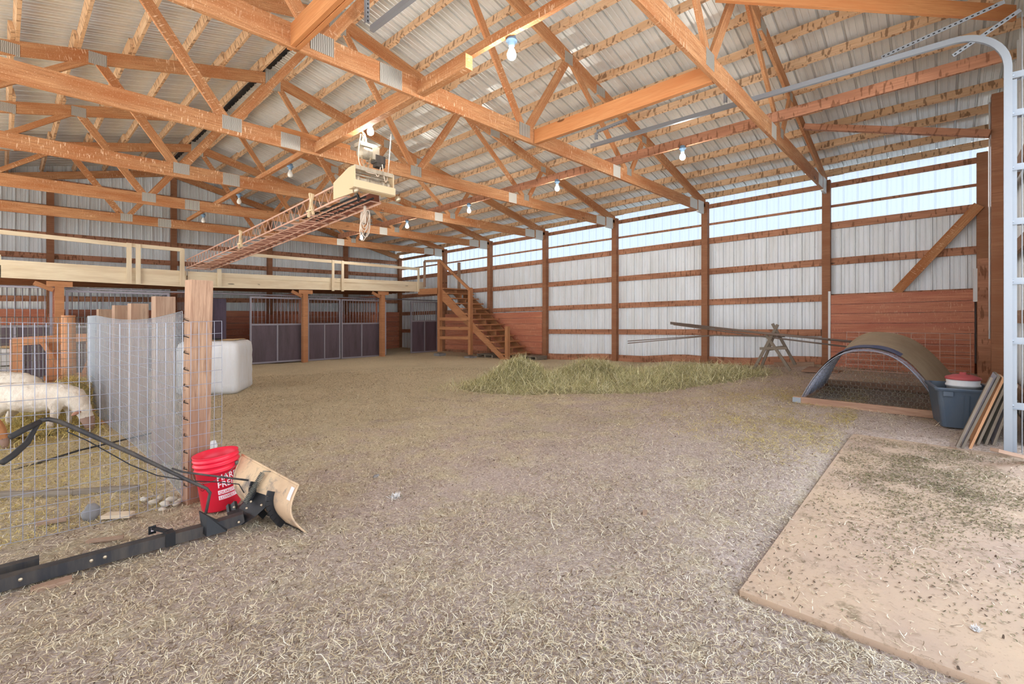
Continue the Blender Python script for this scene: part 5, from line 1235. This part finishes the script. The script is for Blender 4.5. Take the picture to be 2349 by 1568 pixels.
# ================================================================== STRAW, HAY
def straw_mat(name, stops, rough=.85):
    m = mat(name, srgb(200, 180, 140), rough, 0, .15); N, L, b = nodes(m)
    g = N.new('ShaderNodeNewGeometry'); out(m, ramp(m, g.outputs['Random Per Island'], stops)); return m
M['straw'] = straw_mat('loose_straw', [(0, srgb(96, 78, 62)), (.22, srgb(140, 118, 94)), (.4, srgb(196, 176, 142)), (.65, srgb(222, 206, 174)), (.9, srgb(240, 228, 204)), (1, srgb(150, 126, 104))])
M['hay'] = straw_mat('green_hay', [(0, srgb(130, 124, 84)), (.3, srgb(206, 200, 144)), (.6, srgb(232, 222, 172)), (.85, srgb(246, 238, 204)), (1, srgb(140, 130, 96))])
M['hay_yellow'] = straw_mat('yellow_hay', [(0, srgb(150, 126, 70)), (.3, srgb(206, 182, 110)), (.7, srgb(228, 208, 140)), (1, srgb(180, 160, 90))])
M['debris'] = straw_mat('dark_droppings', [(0, srgb(84, 68, 56)), (.5, srgb(116, 96, 80)), (.8, srgb(150, 130, 108)), (1, srgb(120, 116, 84))])
rng = np.random.default_rng(5)
def ghv(x, y):
    fi = np.clip((x - XL) / .075, 0, nx - 1.001); fj = np.clip((y - YF + .1) / .075, 0, ny - 1.001); i = fi.astype(int); j = fj.astype(int); a = fi - i; b = fj - j
    return GH[i, j] * (1 - a) * (1 - b) + GH[i + 1, j] * a * (1 - b) + GH[i, j + 1] * (1 - a) * b + GH[i + 1, j + 1] * a * b
def blades(name, x, y, z, L, wd, mt, label, cat, lift=.35, curl=.3, tilt=.25, kind='stuff', parent=None):
    n = len(x); az = rng.uniform(0, 2 * np.pi, n); el = rng.normal(0, tilt, n); el = np.abs(el) * lift / .35
    d = np.stack([np.cos(az) * np.cos(el), np.sin(az) * np.cos(el), np.sin(el)], 1); sd = np.stack([-np.sin(az), np.cos(az), rng.uniform(-.3, .3, n)], 1)
    c = np.stack([x, y, z], 1); ln = L[:, None]; w2 = wd[:, None] / 2; bend = sd * (rng.normal(0, curl, n) * L)[:, None] + np.array([0, 0, 1]) * (np.abs(rng.normal(0, curl * .4, n)) * L)[:, None]
    p0 = c - d * ln / 2 + np.array([0, 0, .5]) * (np.sin(el) * L)[:, None]; p2 = c + d * ln / 2 + np.array([0, 0, .5]) * (np.sin(el) * L)[:, None]; p1 = (p0 + p2) / 2 + bend * .5
    V = np.stack([p0 - sd * w2, p0 + sd * w2, p1 - sd * w2, p1 + sd * w2, p2 - sd * w2 * .5, p2 + sd * w2 * .5], 1).reshape(-1, 3)
    base = np.arange(n)[:, None] * 6; F_ = np.concatenate([base + np.array([[0, 1, 3, 2]]), base + np.array([[2, 3, 5, 4]])], 1).reshape(-1)
    me = bpy.data.meshes.new(name); me.vertices.add(len(V)); me.vertices.foreach_set('co', V.astype(np.float32).ravel()); me.loops.add(len(F_)); me.loops.foreach_set('vertex_index', F_.astype(np.int32))
    me.polygons.add(2 * n); me.polygons.foreach_set('loop_start', np.arange(0, 8 * n, 4, dtype=np.int32)); me.polygons.foreach_set('loop_total', np.full(2 * n, 4, dtype=np.int32)); me.update(calc_edges=True); me.validate()
    me.materials.append(mt); o = bpy.data.objects.new(name, me); COL.objects.link(o); o['_w'] = (0, 0, 0)
    if parent is not None: place(o, (0, 0, 0), parent)
    else: tag(o, label, cat, None, kind)
    return o
# litter over the whole floor, clumped, thicker near the door where it is seen closest
def clump(x, y, s=1.0):
    return np.array([noise.noise(Vector((a * s, b * s, 4))) for a, b in zip(x, y)])
n = 330000
rr = 1.3 + 10.5 * rng.uniform(0, 1, n) ** 1.45; th = rng.uniform(-.12, math.pi / 2 + .02, n)
x, y = rr * np.cos(th), rr * np.sin(th)
k = (x < XR - .1) & (y < 13.6) & (y > YF + .05) & (rng.uniform(-.75, .55, n) < clump(x, y, 1.3) + .06 * y)
slab = (x > 2.3) & (x < 6.4) & (y < .72); k &= ~slab | (rng.uniform(0, 1, n) < .16)
x, y = x[k], y[k]; n = len(x); L = rng.gamma(2.0, .007, n) + .008 + .0012 * np.hypot(x, y); L[rng.uniform(0, 1, n) < .02] *= 2.6
blades('straw_litter', x, y, np.where((x > 2.37) & (x < 6.4) & (y < .7), 0.0, ghv(x, y)) + .004 + rng.uniform(0, .004, n), L, rng.uniform(.0010, .0024, n) + .00025 * np.hypot(x, y), M['straw'], 'loose trampled straw scattered over the dirt floor', 'straw')
n = 26000
rr = 1.5 + 11 * rng.uniform(0, 1, n) ** 1.2; th = rng.uniform(-.12, math.pi / 2, n); x, y = rr * np.cos(th), rr * np.sin(th)
k = (x < XR - .1) & (y < 13.6) & (y > YF + .05) & (rng.uniform(-.5, .5, n) < clump(x, y, 2.1)); x, y = x[k], y[k]; n = len(x)
blades('droppings', x, y, np.where((x > 2.37) & (x < 6.4) & (y < .7), 0.0, ghv(x, y)) + .004, rng.uniform(.006, .018, n), rng.uniform(.004, .010, n), M['debris'], 'dark droppings and chaff dotted over the floor and slab', 'droppings', curl=.1, tilt=.5)
M['chaff'] = straw_mat('olive_chaff', [(0, srgb(70, 64, 44)), (.4, srgb(112, 104, 70)), (.75, srgb(150, 140, 100)), (1, srgb(96, 78, 60))])
n = 40000; x = rng.normal(5.2, .9, n); y = rng.normal(.05, .42, n); k = (x > 2.6) & (x < 6.3) & (y < .68) & (y > -2) & (rng.uniform(-.6, .5, n) < clump(x, y, 3.0)); x, y = x[k], y[k]; n = len(x)
blades('slab_chaff', x, y, np.full(n, .003), rng.uniform(.006, .022, n), rng.uniform(.002, .006, n), M['chaff'], 'dark olive chaff drifted over the far side of the concrete slab', 'chaff', tilt=.2)
n = 30000; x = rng.normal(7.0, 1.3, n); y = rng.normal(1.2, .8, n); k = (x > 4.5) & (x < 10.8) & (y > .75) & (y < 3.4) & (rng.uniform(-.6, .5, n) < clump(x, y, 2.0)); x, y = x[k], y[k]; n = len(x)
blades('loose_straw', x, y, ghv(x, y) + .006, rng.uniform(.02, .09, n), rng.uniform(.002, .004, n), M['hay_yellow'], 'tan straw trampled in front of the hooped shelter', 'straw', tilt=.25)
# hay heap on the far floor
def mound(cx_, cy2, rx, ry, h, rot):
    def f(X, Y):
        dx, dy = X - cx_, Y - cy2; a = dx * math.cos(rot) + dy * math.sin(rot); b = -dx * math.sin(rot) + dy * math.cos(rot); q = (a / rx) ** 2 + (b / ry) ** 2; return h * np.exp(-q * 1.6)
    return f
mA = on_ground(1195, 886); mB = on_ground(1345, 868)
MS = [mound(mA[0] + .1, mA[1] + .15, .62, .5, .42, R(-40)), mound(mB[0] + .1, mB[1], .75, .42, .27, R(-40)), mound(7.6, 4.5, 3.0, 1.0, .07, R(-38)), mound(9.3, 3.6, 1.5, .9, .05, R(-38))]
def hz(X, Y): return sum(f(X, Y) for f in MS)
def heap(name, mounds, nb, ext, label, mt, Ls=(.06, .26), parent=None, thr=.012):
    x = rng.uniform(ext[0], ext[1], nb * 6); y = rng.uniform(ext[2], ext[3], nb * 6); h = sum(f(x, y) for f in mounds)
    k = (rng.uniform(0, 1, len(x)) < np.clip(h / .10, 0, 1)) & (h > thr * rng.uniform(.5, 2.2, len(x))); x, y, h = x[k][:nb], y[k][:nb], h[k][:nb]; n = len(x)
    z = ghv(x, y) + h * rng.uniform(.9, 1.06, n) + .006
    return blades(name, x, y, z, rng.uniform(Ls[0], Ls[1], n), rng.uniform(.0025, .0055, n), mt, label, 'hay', lift=.42, curl=.5, tilt=.34, parent=parent)
def heap_core(name, mounds, ext, mt, label):
    g = MB(); 
    def f(u, v):
        X = ext[0] + (ext[1] - ext[0]) * u; Y = ext[2] + (ext[3] - ext[2]) * v; h = float(sum(q(np.float64(X), np.float64(Y)) for q in mounds)); return (X, Y, gh(X, Y) + h * (.92 + .12 * noise.noise(Vector((X * 9, Y * 9, 2)))) - .018)
    g.grid(f, 70, 60); return tag(g.build(name, mt), label, 'hay', None, 'stuff')
M['hay_core'] = mat('mottled_hay', srgb(190, 180, 126), .95); _v = coord(M['hay_core'], 'World'); out(M['hay_core'], ramp(M['hay_core'], ntex(M['hay_core'], _v, 60, 4, .8), [(.3, srgb(110, 102, 68)), (.7, srgb(206, 198, 156))]))  # mottled core, darker than the strands for contrast
heap_core('hay_heap', MS, (5.2, 10.6, 2.0, 7.2), M['hay_core'], 'low heaps of pale green hay in front of the white wall')
heap('loose_hay', MS, 42000, (4.8, 10.8, 1.8, 7.4), 'loose green hay strands spread around the heaps', M['hay'])
PM = [mound(.62, 8.3, .5, .45, .5, 0), mound(.3, 7.6, .9, .8, .10, 0)]
heap('pen_hay', PM, 9000, (-.6, .82, 6.4, 9.1), 'yellow hay heaped at the far end of the wire pen', M['hay_yellow'], (.04, .12))
heap_core('hay_heap', [PM[0], PM[1]], (-.5, .80, 7.2, 9.0), M['hay_core'], 'yellow hay mound under the lowered sheep head')
# bedding in the pen
n = 22000; x = rng.uniform(-.6, .84, n); y = rng.uniform(3.9, 9.0, n) ; blades('pen_bedding', x, y, ghv(x, y) + .006, rng.uniform(.02, .06, n), rng.uniform(.0018, .0035, n), M['hay_yellow'], 'yellow straw bedding inside the wire pen', 'straw')
